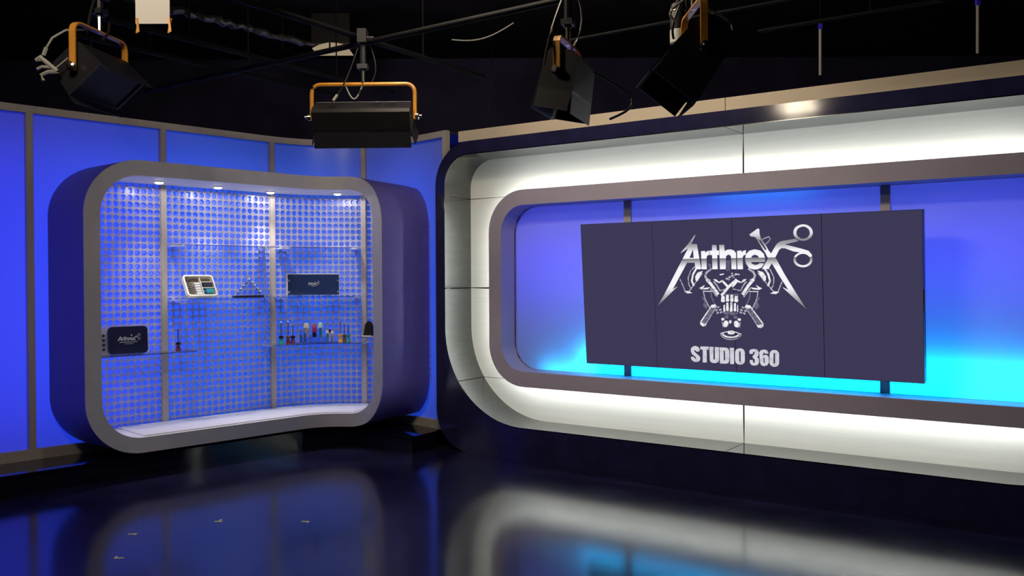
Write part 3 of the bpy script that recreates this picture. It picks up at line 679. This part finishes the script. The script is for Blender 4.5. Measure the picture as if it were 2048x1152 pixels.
# four downlights in the ceiling of the cabinet
for x, y in ((-3.047, 7.445), (-2.684, 7.874), (-2.338, 8.352), (-1.725, 8.531)):
    zc = CB1 - FW
    d = MB().lathe([(0.045, 0), (0.045, -0.008), (0.041, -0.011), (0.038, -0.004)], 18, (x, y, zc)).build('downlight', M['steel'], cab, True, base=CB)
    MB().lathe([(0.037, -0.006), (0.034, -0.016), (0.024, -0.022), (0.004, -0.025)], 18, (x, y, zc)).build('lens', M['lens'], d, base=CB)
    L = bpy.data.lights.new('downlight_lamp', 'SPOT'); L.energy = E_DOWN; L.color = (1.0, 0.93, 0.88); L.spot_size = R(180); L.spot_blend = 0.05; L.shadow_soft_size = 0.03
    o = bpy.data.objects.new('downlight_lamp', L); o.location = (x, y, zc - 0.03); col.objects.link(o)
    L = bpy.data.lights.new('downlight_beam', 'SPOT'); L.energy = E_DOWN * 8.0; L.color = (1.0, 0.93, 0.88); L.spot_size = R(75); L.spot_blend = 0.8; L.shadow_soft_size = 0.03
    o = bpy.data.objects.new('downlight_beam', L); o.location = (x, y, zc - 0.03); col.objects.link(o)

# ================================================================== glass shelves
def shelf(s0, s1, h, label, o1=0.30):
    p0 = cur3((s0 + s1) / 2, 0.15, h); base = tuple(p0)
    t = thing('glass_shelf', label, 'shelf', base, group='clear glass shelves in the cabinet')
    fix_normals(curved_bar(MB(), s0, s1, 0.056, o1, h - 0.008, h, 0.06).build('pane', M['glass'], t, base=base))
    for sa, sb in ((s0, s0 + 0.10), (s1 - 0.07, s1)):  # brackets made broad and white to imitate the lit ends of the glass
        fix_normals(curved_bar(MB(), sa, sb, 0.031, 0.17, h - 0.016, h - 0.008, 0.05).build('bracket_lit_end', M['lining'], t, base=base))
    # polished front edge
    fix_normals(curved_bar(MB(), s0, s1, o1, o1 + 0.002, h - 0.008, h, 0.06).build('edge', M['acr_clear'], t, base=base))
    return t
shelf(-1.00, -0.02, 1.94, 'empty clear glass shelf above the instrument tray')
shelf(0.10, 0.99, 1.94, 'empty clear glass shelf above the navy plaque')
shelf(-1.00, 0.00, 1.45, 'clear glass shelf carrying the instrument tray and triangular rack')
shelf(0.07, 0.99, 1.45, 'clear glass shelf carrying the navy plaque')
shelf(-1.70, -0.86, 0.985, 'clear glass shelf carrying the navy case and a red driver')
shelf(-0.06, 1.08, 0.985, 'clear glass shelf carrying the row of coloured instruments')
shelf(1.09, 1.62, 1.055, 'small clear glass shelf by the right edge under a curved metal part', 0.42)

# ================================================================== things on the shelves
def local_frame(s, off, h, lean=0.0, yaw=0.0):
    """x along the wall, y into it, z up, at a point in front of the wall; lean tips the top back"""
    t, n = cur_frame(s); p = cur3(s, off, h)
    m = Matrix(((t.x, n.x, 0, p.x), (t.y, n.y, 0, p.y), (0, 0, 1, p.z), (0, 0, 0, 1)))
    return m @ Matrix.Rotation(yaw, 4, 'Z') @ Matrix.Rotation(-lean, 4, 'X')
# instrument tray, tipped back
TW, TH = 0.285, 0.225
t = thing('instrument_tray', 'cream plastic tray of small instruments tipped back on the middle shelf', 'tray', mtx=local_frame(-0.765, 0.25, 1.478, R(33)))
out, inn = rrect(-TW / 2, TW / 2, 0, TH, 0.03, 6), rrect(-TW / 2 + 0.013, TW / 2 - 0.013, 0.013, TH - 0.013, 0.02, 6)
fix_normals(MB().prism([out, inn], I3, 0.0, 0.04).build('rim', M['tray'], t, True))
fix_normals(MB().prism([out], I3, 0.04, 0.046).build('tray_bottom', M['tray_in'], t))
dv = MB().box(0.012, 0.018, 0.008, 0.04, 0.013, 0.21); dv.box(0.018, 0.128, 0.008, 0.04, 0.150, 0.156); dv.box(0.018, 0.128, 0.008, 0.04, 0.088, 0.094)
dv.build('divider', M['tray'], t)
for c in range(2):
    for r_ in range(8):
        x, zz = -0.112 + c * 0.032 + (r_ % 2) * 0.004, 0.03 + r_ * 0.022
        MB().tube([(x - 0.012, 0.028, zz - 0.004), (x + 0.014, 0.018, zz + 0.006)], [0.006, 0.004], 6).build('screw', M['steel'], t, True)
for r_ in range(5):
    MB().box(-0.045, 0.004, 0.012, 0.034, 0.028 + r_ * 0.026, 0.046 + r_ * 0.026).build('white_anchor', M['card'], t)
MB().box(0.035, 0.118, 0.010, 0.036, 0.103, 0.143).build('dark_insert', M['p_black'], t)
MB().box(0.048, 0.118, 0.008, 0.036, 0.040, 0.080).build('teal_insert', M['p_teal'], t)
MB().lathe([(0.016, 0), (0.016, 0.02), (0.008, 0.026)], 10, (0.034, 0.03, 0.05), Matrix.Rotation(R(90), 3, 'X')).build('blue_cap', M['p_blue'], t, True)
# triangular rack of studs
t = thing('stud_rack', 'black-footed triangular rack of shiny studs beside the instrument tray', 'rack', mtx=local_frame(-0.295, 0.20, 1.451))
MB().box(-0.15, 0.15, -0.03, 0.03, 0.0, 0.020).build('foot', M['p_black'], t)
fix_normals(MB().prism([[(-0.13, 0.016), (0.13, 0.016), (0.0, 0.175)]], I3, 0.0, 0.006).build('acrylic_plate', M['acr_clear'], t))
for k in range(5):
    for sgn in ((-1, 1) if k else (1,)):
        x, zz = sgn * k * 0.029, 0.172 - k * 0.030
        MB().lathe([(0.004, -0.030), (0.011, -0.023), (0.014, -0.012), (0.010, -0.003), (0.004, 0.0)], 8, (x, 0, zz), Matrix.Rotation(R(-90), 3, 'X')).build('stud', M['steel'], t, True)
for k in range(6):
    MB().tube([(-0.03 + k * 0.012, 0.004, 0.19), (-0.03 + k * 0.012, 0.004, 0.212 + 0.008 * (k % 2))], 0.002, 5).build('pin', M['steel'], t)
# navy plaque
t = thing('navy_plaque', 'wide navy blue plaque with steel studs and a small pale logo', 'plaque', mtx=local_frame(0.478, 0.16, 1.4505))
PW, PH = 0.505, 0.205
MB().box(-PW / 2, PW / 2, 0.0, 0.012, 0.015, 0.015 + PH).build('face_plate', M['navy'], t)
MB().box(-PW / 2 - 0.012, PW / 2, 0.012, 0.022, 0.012, 0.025 + PH).build('back_plate', M['card'], t)
for x in (-PW / 2 + 0.012, PW / 2 - 0.012):
    for zz in (0.04, 0.155):
        MB().lathe([(0.008, 0.0), (0.009, 0.012), (0.005, 0.016)], 10, (x, 0, zz), Matrix.Rotation(R(90), 3, 'X')).build('stud', M['steel'], t, True)
for x in (-0.14, 0.14): MB().box(x - 0.02, x + 0.02, -0.02, 0.05, 0.0, 0.012).build('foot', M['acr_clear'], t)
small_logo(t, 0.115, Matrix.Translation((0.0, -0.0002, 0.125)))
# navy case
t = thing('navy_case', 'dark navy rounded case with a pale logo at the left of the low shelf', 'case', mtx=local_frame(-1.418, 0.20, 0.990, R(4), R(-6)))
CW, CH_ = 0.318, 0.235
fix_normals(MB().prism([rrect(-CW / 2, CW / 2, 0.0, CH_, 0.035, 6)], I3, 0.0, 0.03).build('lid', M['navy_dark'], t, True))
fix_normals(MB().prism([rrect(-CW / 2, CW / 2, 0.0, CH_, 0.035, 6)], I3, 0.032, 0.05).build('shell', M['p_black'], t, True))
sd = MB().box(-CW / 2 - 0.065, -CW / 2 + 0.02, 0.035, 0.075, 0.0, 0.225); sd.build('grey_end', M['silver'], t)
for zz in (0.045, 0.085, 0.125, 0.165): MB().lathe([(0.012, 0), (0.012, 0.012), (0.006, 0.016)], 8, (-CW / 2 - 0.035, 0.036, zz), Matrix.Rotation(R(90), 3, 'X')).build('knob', M['p_black'], t, True)
small_logo(t, 0.19, Matrix.Translation((0.005, -0.0002, 0.125)))

def driver(s, off, label, mat, collar, hh=0.075, r=0.022, shaft=0.11, lid=False, tip=False, h=0.986):
    t = thing('instrument_driver', label, 'driver', mtx=local_frame(s, off, h), group='drivers standing on the low shelf')
    MB().lathe([(r * 0.9, 0), (r * 1.15, hh * 0.10), (r * 0.95, hh * 0.35), (r * 0.62, hh * 0.60), (r * 0.66, hh * 0.66)], 12).build('handle', mat, t, True)
    MB().lathe([(r * 0.85, hh * 0.64), (r * 1.05, hh * 0.70), (r * 1.05, hh * 0.94), (r * 0.6, hh)], 12).build('collar', collar, t, True)
    if shaft: MB().tube([(0, 0, hh * 0.98), (0, 0, hh + shaft)], 0.0035, 6).build('shaft', M['p_black'], t)
    if tip: MB().lathe([(0.004, hh + shaft), (0.011, hh + shaft + 0.008), (0.004, hh + shaft + 0.018)], 8).build('tip', M['steel'], t, True)
    return t
driver(-0.985, 0.20, 'small dark red driver standing alone beside the navy case', M['p_red'], M['p_black'], 0.08, 0.020, 0.115)
driver(0.062, 0.20, 'green-handled driver at the left end of the instrument row', M['p_green'], M['p_black'], 0.085, 0.022, 0.12, tip=True)
driver(0.152, 0.20, 'left of the paired dark red drivers in the instrument row', M['p_red'], M['p_brown'], 0.080, 0.020, 0.13, tip=True)
driver(0.212, 0.20, 'right of the paired dark red drivers with the black collar', M['p_red'], M['p_black'], 0.080, 0.022, 0.10)
driver(0.790, 0.20, 'yellow-handled driver near the right end of the instrument row', M['p_yellow'], M['p_yellow'], 0.085, 0.022, 0.12, tip=True)
driver(0.835, 0.18, 'brown-handled driver between the yellow and teal handles', M['p_brown'], M['p_brown'], 0.075, 0.017, 0.11)
driver(0.885, 0.20, 'teal-handled driver at the right end of the instrument row', M['p_teal'], M['p_teal'], 0.080, 0.022, 0.10)
# clear riser block in the middle of the row
t = thing('acrylic_stand', 'low stepped clear acrylic stand under the middle instruments', 'stand', mtx=local_frame(0.50, 0.20, 0.9865))
MB().box(-0.20, 0.20, -0.05, 0.05, 0.0, 0.008).build('base_plate', M['acr_clear'], t); MB().box(-0.16, 0.16, 0.02, 0.05, 0.008, 0.055).build('step', M['acr_clear'], t)
def peg(s, off, h, label, parts):
    t = thing('small_instrument', label, 'instrument', mtx=local_frame(s, off, h), group='small instruments on the acrylic stand')
    for name, mat, prof in parts: MB().lathe(prof, 10).build(name, mat, t, True)
Z0 = 0.9955
peg(0.303, 0.22, Z0, 'slim dark blue pin left of the cream mushroom handle', [('body', M['p_blue'], [(0.010, 0), (0.010, 0.07), (0.006, 0.085)]), ('tip', M['p_black'], [(0.003, 0.085), (0.003, 0.12)])])
peg(0.358, 0.22, Z0, 'grey blue pin in front of the cream mushroom handle', [('body', M['p_blue'], [(0.010, 0), (0.012, 0.08), (0.006, 0.095)]), ('ring', M['steel'], [(0.013, 0.03), (0.013, 0.036)])])
peg(0.388, 0.165, Z0 + 0.046, 'cream mushroom-topped handle on the acrylic stand', [('stem', M['p_cream'], [(0.010, 0), (0.014, 0.05), (0.018, 0.09)]), ('cap', M['p_cream'], [(0.032, 0.09), (0.032, 0.105), (0.022, 0.135), (0.008, 0.142)])])
peg(0.482, 0.165, Z0 + 0.046, 'dark crimson capped instrument in the centre of the row', [('body', M['p_black'], [(0.020, 0), (0.022, 0.045)]), ('cap', M['p_crimson'], [(0.021, 0.045), (0.023, 0.11), (0.012, 0.125)])])
peg(0.552, 0.165, Z0 + 0.046, 'mint mushroom-topped handle with a dark teal stem', [('stem', M['p_teal'], [(0.009, 0), (0.012, 0.05), (0.012, 0.09)]), ('cap', M['p_mint'], [(0.030, 0.09), (0.030, 0.105), (0.020, 0.138), (0.008, 0.146)])])
peg(0.630, 0.22, Z0, 'short teal pin with a pale head', [('body', M['p_teal'], [(0.009, 0), (0.010, 0.08)]), ('head', M['p_cream'], [(0.015, 0.08), (0.016, 0.10), (0.008, 0.112)])])
peg(0.662, 0.20, Z0, 'short black and cream pin right of the teal pin', [('body', M['p_cream'], [(0.008, 0), (0.009, 0.09)]), ('head', M['p_black'], [(0.011, 0.09), (0.011, 0.12)])])
peg(0.692, 0.22, Z0, 'pale pink ball-headed pin beside the yellow driver', [('stem', M['steel'], [(0.004, 0), (0.004, 0.07)]), ('ball', M['p_pink'], [(0.006, 0.066), (0.016, 0.075), (0.019, 0.086), (0.014, 0.098), (0.005, 0.104)])])
# curved metal part at the right edge
t = thing('curved_metal_part', 'curved brushed metal part half hidden by the right side of the cabinet', 'metal part', mtx=local_frame(1.26, 0.36, 1.056, 0, R(20)))
fix_normals(MB().prism([[(-0.06, 0.0), (0.06, 0.0), (0.05, 0.09), (0.025, 0.14), (-0.01, 0.155), (-0.04, 0.12), (-0.052, 0.06)]], I3, 0.0, 0.018).build('blade', M['steel'], t, True))
MB().box(-0.07, 0.07, -0.03, 0.045, 0.0, 0.006).build('foot', M['card'], t)
fix_normals(MB().prism([[(0.02, 0.006), (0.055, 0.006), (0.045, 0.09), (0.03, 0.11)]], I3, -0.012, 0.0).build('dark_face', M['p_black'], t))

# ================================================================== lighting grid and hanging lamps
GRID_H = 3.25
def gp(u, d, h): return UD * u + ND * d + UP * h
def grid_pipe(p0, p1, label, r=0.019):
    c = (p0 + p1) / 2
    t = thing('grid_pipe', label, 'pipe', tuple(c), group='ceiling grid pipes')
    MB().tube([p0, p1], r, 10).build('tube', M['pipe'], t, True, base=tuple(c))
    for f in (0.25, 0.75):
        q = p0.lerp(p1, f)
        MB().tube([q, Vector((q.x, q.y, 4.40))], 0.006, 6).build('drop_rod', M['pipe'], t, base=tuple(c))
    return t
grid_pipe(gp(-4.14, 2.6, GRID_H), gp(-4.14, 5.6, GRID_H), 'black grid pipe running away over the middle lamp')
grid_pipe(gp(-6.6, 4.18, GRID_H - 0.05), gp(-1.3, 4.18, GRID_H - 0.05), 'black grid pipe crossing sideways just above the middle lamp')
grid_pipe(gp(-5.12, 2.9, GRID_H), gp(-5.12, 5.6, GRID_H), 'black grid pipe running away left of the middle lamp')
grid_pipe(gp(-5.62, 3.0, GRID_H), gp(-5.62, 5.4, GRID_H), 'leftmost black grid pipe running away over the left lamp')
grid_pipe(gp(-3.1, 5.08, GRID_H), gp(0.6, 5.08, GRID_H), 'black grid pipe behind the two right hand lamps', 0.010)
grid_pipe(gp(-1.9, 5.62, GRID_H), gp(0.9, 5.62, GRID_H), 'rear black grid pipe over the cream header', 0.012)
grid_pipe(gp(-2.95, 3.87, GRID_H), gp(-1.2, 3.87, GRID_H), 'short black grid pipe carrying the lamp with red lights')
grid_pipe(gp(-4.64, 1.4, GRID_H), gp(-4.64, 2.86, GRID_H), 'short black grid pipe carrying the left lamp')

def studio_lamp(label, loc, beam, tilt, W, yh, bh, bd, flap, cable, round_yoke=False, splay=8, side_flaps=True, red=False, vents=True, hang_top=GRID_H):
    az = math.atan2(beam[1], beam[0]) - math.pi / 2
    t = thing('studio_lamp', label, 'studio lamp', mtx=Matrix.Translation(loc) @ Matrix.Rotation(az, 4, 'Z'), group='hanging studio lamps')
    w2 = W / 2; c = 0.055
    path = [(-w2, 0, -0.02), (-w2, 0, yh - c)] + [(-w2 + c - c * math.cos(R(a)), 0, yh - c + c * math.sin(R(a))) for a in (22, 45, 68)] + [(-w2 + c, 0, yh)]
    path = path + [(-x, y, z) for x, y, z in path[::-1]]
    y_ = MB()
    if round_yoke: y_.tube(path, 0.0135, 8)
    else: y_.band(path, 0.036, 0.010, (0, 1, 0))
    yk = y_.build('yoke', M['yoke'], t, round_yoke)
    yk['label'] = 'orange yellow carrying yoke'
    for sx in (-1, 1):
        MB().lathe([(0.024, 0), (0.024, 0.018), (0.012, 0.024), (0.012, 0.04)], 10, (sx * (w2 + 0.006), 0, 0), Matrix.Rotation(R(90) * sx, 3, 'Y')).build('tilt_knob', M['steel'], t, True)
    T = Matrix.Rotation(-tilt, 4, 'X')
    bw = w2 - 0.022
    prof = [(-bd * 0.62, -bh * 0.30), (-bd * 0.50, -bh * 0.42), (bd * 0.42, -bh * 0.5), (bd * 0.42, bh * 0.5), (-bd * 0.50, bh * 0.42), (-bd * 0.62, bh * 0.30)]
    body = fix_normals(MB().prism([prof], lambda a, b, d: T @ Vector((d, a, b)), -bw, bw).build('body', M['lamp_black'], t))
    fr = bd * 0.42
    fm = MB()
    for q in ((-bw, bw, -bh / 2, -bh / 2 + 0.02), (-bw, bw, bh / 2 - 0.02, bh / 2), (-bw, -bw + 0.02, -bh / 2 + 0.02, bh / 2 - 0.02), (bw - 0.02, bw, -bh / 2 + 0.02, bh / 2 - 0.02)):
        fm.box(q[0], q[1], fr, fr + 0.014, q[2], q[3], T)
    fm.build('front_frame', M['lamp_inner'], t)
    MB().box(-bw + 0.02, bw - 0.02, fr, fr + 0.006, -bh / 2 + 0.02, bh / 2 - 0.02, T).build('lens', M['lamp_black'], t)
    if vents:
        for k in range(2):
            for r_ in range(3):
                x0 = bw * 0.15 + k * bw * 0.32
                MB().box(x0, x0 + bw * 0.26, -bd * 0.62 - 0.003, -bd * 0.62 + 0.003, -bh * 0.10 + r_ * bh * 0.12, -bh * 0.05 + r_ * bh * 0.12, T).build('vent_slot', M['lamp_inner'], body)
        MB().box(-bw * 0.98, bw * 0.98, -bd * 0.62, -bd * 0.60, bh * 0.29, bh * 0.31, T).build('edge_rib', M['silver'], body)
    for sg in (-1, 1):
        a = R(splay) * sg
        F = T @ Matrix.Translation((0, fr + 0.014, sg * bh / 2)) @ Matrix.Rotation(a, 4, 'X')
        MB().box(-bw, bw, 0, flap, -0.002, 0.002, F).build('barn_door', M['lamp_inner'], t)
        if side_flaps:
            F = T @ Matrix.Translation((sg * bw, fr + 0.014, 0)) @ Matrix.Rotation(-a, 4, 'Z')
            MB().box(-0.002, 0.002, 0, flap * 0.92, -bh / 2 * 0.95, bh / 2 * 0.95, F).build('barn_door', M['lamp_inner'], t)
    if red:
        for q in ((-0.12, 0.10), (0.14, 0.02)):
            MB().box(q[0], q[0] + 0.02, -bd * 0.62 - 0.004, -bd * 0.62, q[1] - 0.03, q[1] - 0.015, T).build('indicator_light', M['red_led'], body)
    # hanger: spigot, telescopic tube and a pipe clamp on the grid
    top = hang_top - loc[2]
    MB().tube([(0, 0, yh - 0.005), (0, 0, yh + 0.09)], 0.014, 8).build('spigot', M['steel'], t, True)
    MB().tube([(0, 0, yh + 0.088), (0, 0, top - 0.03)], 0.021, 8).build('hanger_tube', M['lamp_black'], t, True)
    MB().box(-0.035, 0.035, -0.03, 0.03, yh + 0.10, yh + 0.13).build('hanger_collar', M['lamp_inner'], t)
    MB().box(-0.03, 0.03, -0.045, 0.045, top - 0.06, top + 0.03).build('pipe_clamp', M['lamp_black'], t)
    MB().tube([(0.03, 0.0, top - 0.02), (0.075, 0, top - 0.02)], 0.007, 6).build('clamp_bolt', M['steel'], t)
    for path, r, mat in cable:
        MB().tube(path, r, 6).build('cable', M[mat], t, True)
    return t
def arc_pts(p, q, sag, n=9, side=(0, 0, 0)):
    p, q, side = Vector(p), Vector(q), Vector(side)
    return [p.lerp(q, k / n) + (Vector((0, 0, -sag)) + side) * math.sin(math.pi * k / n) for k in range(n + 1)]
# left lamp: beam to the right and down, its pale leads looped behind it
studio_lamp('left hanging studio lamp with a pale looped lead at its back', (-2.30, 4.83, 2.765), (0.985, -0.15), R(50), 0.47, 0.245, 0.25, 0.18, 0.05,
    [([(0.10, -0.02, 0.235), (0.22, -0.05, 0.20), (0.26, -0.10, 0.15), (0.26, -0.14, 0.09), (0.26, -0.165, 0.05), (0.26, -0.175, 0.03)], 0.006, 'cable_white'), ([(0.26, -0.135, 0.10), (0.26, -0.152, 0.06)], 0.011, 'cable_white'),
     ([(0.26, -0.195, 0.035), (0.26, -0.170, 0.05), (0.26, -0.145, 0.03), (0.26, -0.07, -0.03)], 0.012, 'cable_white'), ([(0.26, -0.19, -0.012), (0.26, -0.16, 0.0), (0.26, -0.11, -0.006), (0.26, -0.07, -0.03)], 0.008, 'cable_white'),
     ([(0.26, -0.07, -0.03), (0.26, -0.125, -0.03), (0.26, -0.165, -0.045), (0.26, -0.155, -0.075)], 0.011, 'cable_white'), ([(0.26, -0.09, -0.016), (0.26, -0.05, 0.01), (0.26, -0.01, 0.04)], 0.004, 'cable_white'),
     (arc_pts((0.03, 0, 0.45), (0.0, -0.05, 0.16), 0.04, 8, (0.05, 0, 0)), 0.008, 'cable_black'), (arc_pts((-0.03, 0, 0.46), (0.02, 0.03, 0.20), 0.03, 8, (-0.06, 0, 0)), 0.008, 'cable_black')],
    side_flaps=False, splay=4, vents=False)
# middle lamp: turned away, seen from behind
studio_lamp('middle hanging studio lamp seen from behind with a thin round yoke', (-0.985, 5.74, 2.705), (0.03, 1.0), R(58), 0.69, 0.215, 0.20, 0.13, 0.105,
    [(arc_pts((-0.12, 0, 0.215), (0.0, 0, 0.22), 0.10, 8), 0.005, 'cable_white'), (arc_pts((-0.03, -0.02, 0.45), (-0.20, -0.10, 0.06), 0.05, 8), 0.005, 'cable_black'),
     (arc_pts((-0.155, -0.08, 0.13), (-0.18, -0.09, 0.09), 0.0, 2), 0.010, 'cable_white'), (arc_pts((0.05, 0, 0.47), (0.06, 0, 0.23), 0.02, 6, (0.03, 0, 0)), 0.005, 'cable_black')],
    round_yoke=True, splay=14, side_flaps=True)
# lamp with the red indicator lights
studio_lamp('hanging studio lamp with small red lights right of centre', (0.30, 4.53, 2.665), (-0.94, 0.33), R(78), 0.43, 0.185, 0.19, 0.19, 0.10,
    [(arc_pts((0.0, 0, 0.5), (-0.27, 0.05, 0.02), 0.05, 8, (-0.08, 0, 0)), 0.007, 'cable_black'), (arc_pts((0.15, -0.05, 0.10), (0.10, -0.20, -0.20), 0.02, 10, (0.12, -0.16, 0)), 0.007, 'cable_black'), (arc_pts((0.03, -0.02, 0.52), (0.05, 0.0, 0.16), 0.0, 6, (0.06, -0.04, 0)), 0.005, 'cable_white')],
    red=True, splay=5)
# right lamp, side on
studio_lamp('right hanging studio lamp seen side on, broad yellow yoke arm in front', (0.953, 4.50, 2.775), (-1.0, -0.03), R(52), 0.43, 0.25, 0.26, 0.25, 0.14,
    [(arc_pts((0.10, -0.05, 0.30), (0.0, -0.14, 0.02), -0.02, 10, (0.0, -0.12, 0)), 0.006, 'cable_black'), (arc_pts((-0.05, 0.0, 0.42), (0.02, 0.10, 0.10), 0.06, 9, (0, 0.05, 0)), 0.007, 'cable_black'), (arc_pts((-0.2, 0.02, 0.28), (-0.22, 0.14, 0.12), 0.02, 8, (0, 0.08, 0)), 0.007, 'cable_white')],
    splay=4)
# black can lamp beside it
t = thing('can_lamp', 'upright black can lamp with a pale grey lower band', 'can lamp', (0.955, 4.93, 2.96))
MB().lathe([(0.042, 0.0), (0.046, 0.004), (0.046, 0.075), (0.045, 0.078)], 20).build('band', M['cable_white'], t, True)
MB().lathe([(0.045, 0.078), (0.046, 0.082), (0.046, 0.20), (0.038, 0.225), (0.015, 0.235)], 20).build('can', M['lamp_black'], t, True)
MB().lathe([(0.047, 0.178), (0.048, 0.180), (0.048, 0.184), (0.047, 0.186)], 20).build('rim', M['steel'], t, True)
MB().tube([(0, 0, 0.23), (0, 0, GRID_H - 2.96)], 0.012, 8).build('stem', M['lamp_black'], t)

# white card with yellow clips
t = thing('hanging_card', 'white card hanging at the top left with yellow clips below', 'card', (-1.91, 4.60, 2.99))
MB().box(-0.088, 0.094, -0.004, 0.004, 0.0, 0.22).build('sheet', M['card'], t)
for x in (-0.080, 0.090):
    c = MB().band([(x, -0.006, 0.03), (x + 0.010, -0.010, -0.045)], 0.012, 0.006, (1, 0, 0)).build('clip', M['yoke'], t)
    MB().band([(x + 0.006, 0.008, 0.03), (x - 0.008, 0.012, -0.045)], 0.012, 0.006, (1, 0, 0)).build('clip_arm', M['yoke'], c)
MB().tube([(0, 0, 0.22), (0, 0, 0.30)], 0.004, 6).build('hook', M['steel'], t)

# crinkled foil duct
random.seed(3)
pts, rad = [], []
for k in range(40):
    f = k / 39; pts.append(Vector((-2.55, 5.75, 3.50)).lerp(Vector((-1.62, 7.06, 3.54)), f) + Vector((random.uniform(-.01, .01), 0, random.uniform(-.012, .012)))); rad.append(0.024 + random.uniform(-0.007, 0.007))
tag(MB().tube(pts, rad, 9).build('foil_duct', M['foil']), 'crinkled foil duct glinting above the cabinet', 'duct')

# thin hanging rods with blue clips over the header
for x, y, z0, z1, lab in ((2.295, 6.40, 3.12, 3.46, 'thin pale hanging rod with a blue clip left of the other rod'), (3.03, 5.60, 3.07, 3.38, 'thin pale hanging rod with a blue clip nearest the right edge')):
    t = thing('hanging_rod', lab, 'rod', (x, y, z0), group='thin hanging rods')
    MB().tube([(0, 0, 0), (0, 0, z1 - z0)], 0.011, 8).build('rod', M['cable_white'], t, True)
    MB().box(-0.012, 0.012, -0.012, 0.012, z1 - z0, z1 - z0 + 0.04).build('clip', M['blue_clip'], t)
    MB().tube([(0, 0, z1 - z0 + 0.04), (0, 0, 4.40 - z0)], 0.004, 6).build('wire', M['pipe'], t)
t = thing('hanging_rod', 'thin dark hanging rod over the left end of the header', 'rod', (-0.23, 8.30, 3.08), group='thin hanging rods')
MB().tube([(0, 0, 0), (0.05, 0, 0.5)], 0.008, 6).build('rod', M['lamp_inner'], t); MB().tube([(0.05, 0, 0.5), (0.05, 0, 1.32)], 0.004, 6).build('wire', M['pipe'], t)
tag(MB().tube(arc_pts((-0.41, 6.0, 3.285), (0.02, 6.0, 3.40), 0.05, 12), 0.0045, 6).build('loose_cable', M['cable_grey']), 'loose grey cable sagging between the middle lamp and the red-lit lamp', 'cable')

# far ceiling lamp, a pale curved diffuser seen past the grid
t = thing('ceiling_lamp', 'far pale curved ceiling diffuser glimpsed past the grid', 'ceiling lamp', (-1.885, 9.0, 4.03))
pr = [(-0.19, 0.0), (0.19, 0.0), (0.17, 0.03), (0.08, 0.055), (-0.02, 0.06), (-0.12, 0.035)]
fix_normals(MB().prism([pr], I3, 0.0, 0.30).build('diffuser', emit('far_lamp_diffuser', (1.0, 0.78, 0.50), 0.34), t))
MB().box(-0.012, 0.004, -0.008, 0.0, -0.005, 0.062).build('rib', M['lamp_black'], t); MB().box(-0.2, 0.2, 0.02, 0.3, 0.06, 0.37).build('housing', M['lamp_black'], t)

# warm soft lamps hung over the floor, above and beside the camera's view
def soft_lamp(label, loc, target, w, h):
    d = (Vector(target) - Vector(loc)).normalized(); x = d.cross(UP).normalized(); z = x.cross(d)
    t = thing('soft_lamp', label, 'soft lamp', mtx=Matrix(((x.x, d.x, z.x, loc[0]), (x.y, d.y, z.y, loc[1]), (x.z, d.z, z.z, loc[2]), (0, 0, 0, 1))), group='lit soft lamps over the floor')
    MB().box(-w / 2, w / 2, 0.0, 0.006, -h / 2, h / 2).build('diffuser', M['soft_lens'], t)
    m = MB().box(-w / 2 - 0.03, w / 2 + 0.03, -0.16, -0.01, -h / 2 - 0.03, h / 2 + 0.03)
    for q in ((-w / 2 - 0.03, -w / 2 - 0.005, -h / 2 - 0.03, h / 2 + 0.03), (w / 2 + 0.005, w / 2 + 0.03, -h / 2 - 0.03, h / 2 + 0.03), (-w / 2 - 0.005, w / 2 + 0.005, -h / 2 - 0.03, -h / 2 - 0.005), (-w / 2 - 0.005, w / 2 + 0.005, h / 2 + 0.005, h / 2 + 0.03)):
        m.box(q[0], q[1], -0.01, 0.05, q[2], q[3])
    m.build('housing', M['lamp_black'], t)
    top = 4.40 - loc[2]
    inv = Matrix(((x.x, d.x, z.x), (x.y, d.y, z.y), (x.z, d.z, z.z))).transposed()
    MB().tube([inv @ Vector((0, 0, 0.1)) + Vector((0, -0.1, 0)), inv @ Vector((0, 0, top)) + Vector((0, -0.1, 0))], 0.015, 8).build('hanger_tube', M['pipe'], t)
soft_lamp('warm lit soft lamp over the floor before the video wall', tuple(M_WALL @ Vector((2.2, -2.6, 3.95))), tuple(M_WALL @ Vector((2.4, 0, 1.9))), 1.5, 0.30)
soft_lamp('warm lit soft lamp over the floor left of the camera', (-2.05, 2.9, 3.85), (-2.2, 7.9, 1.6), 0.7, 0.36)

# ================================================================== marks on the floor
for k, (x, y, a, lab) in enumerate(((-2.435, 5.483, 8, 'yellow tape mark on the floor just above the lowest mark'), (-2.306, 5.01, 4, 'lowest and leftmost yellow tape mark on the floor'),
                                    (-1.979, 5.758, 0, 'yellow tape mark shaped like a small inverted T on the floor'), (-1.392, 5.748, -6, 'rightmost yellow tape mark on the floor'))):
    t = thing('tape_mark', lab, 'tape mark', mtx=Matrix.Translation((x, y, 0)) @ Matrix.Rotation(R(a), 4, 'Z'), group='yellow tape marks on the floor')
    MB().box(-0.027, 0.027, -0.009, 0.009, 0.0002, 0.0012).build('strip', M['tape'], t)
    sx = {0: 0.022, 1: -0.022, 2: 0.003, 3: 0.022}[k]; sy = {0: -0.03, 1: 0.03, 2: 0.05, 3: -0.03}[k]
    MB().box(sx - 0.006, sx + 0.006, min(0, sy), max(0, sy), 0.0013, 0.0022).build('short_strip', M['tape'], t)
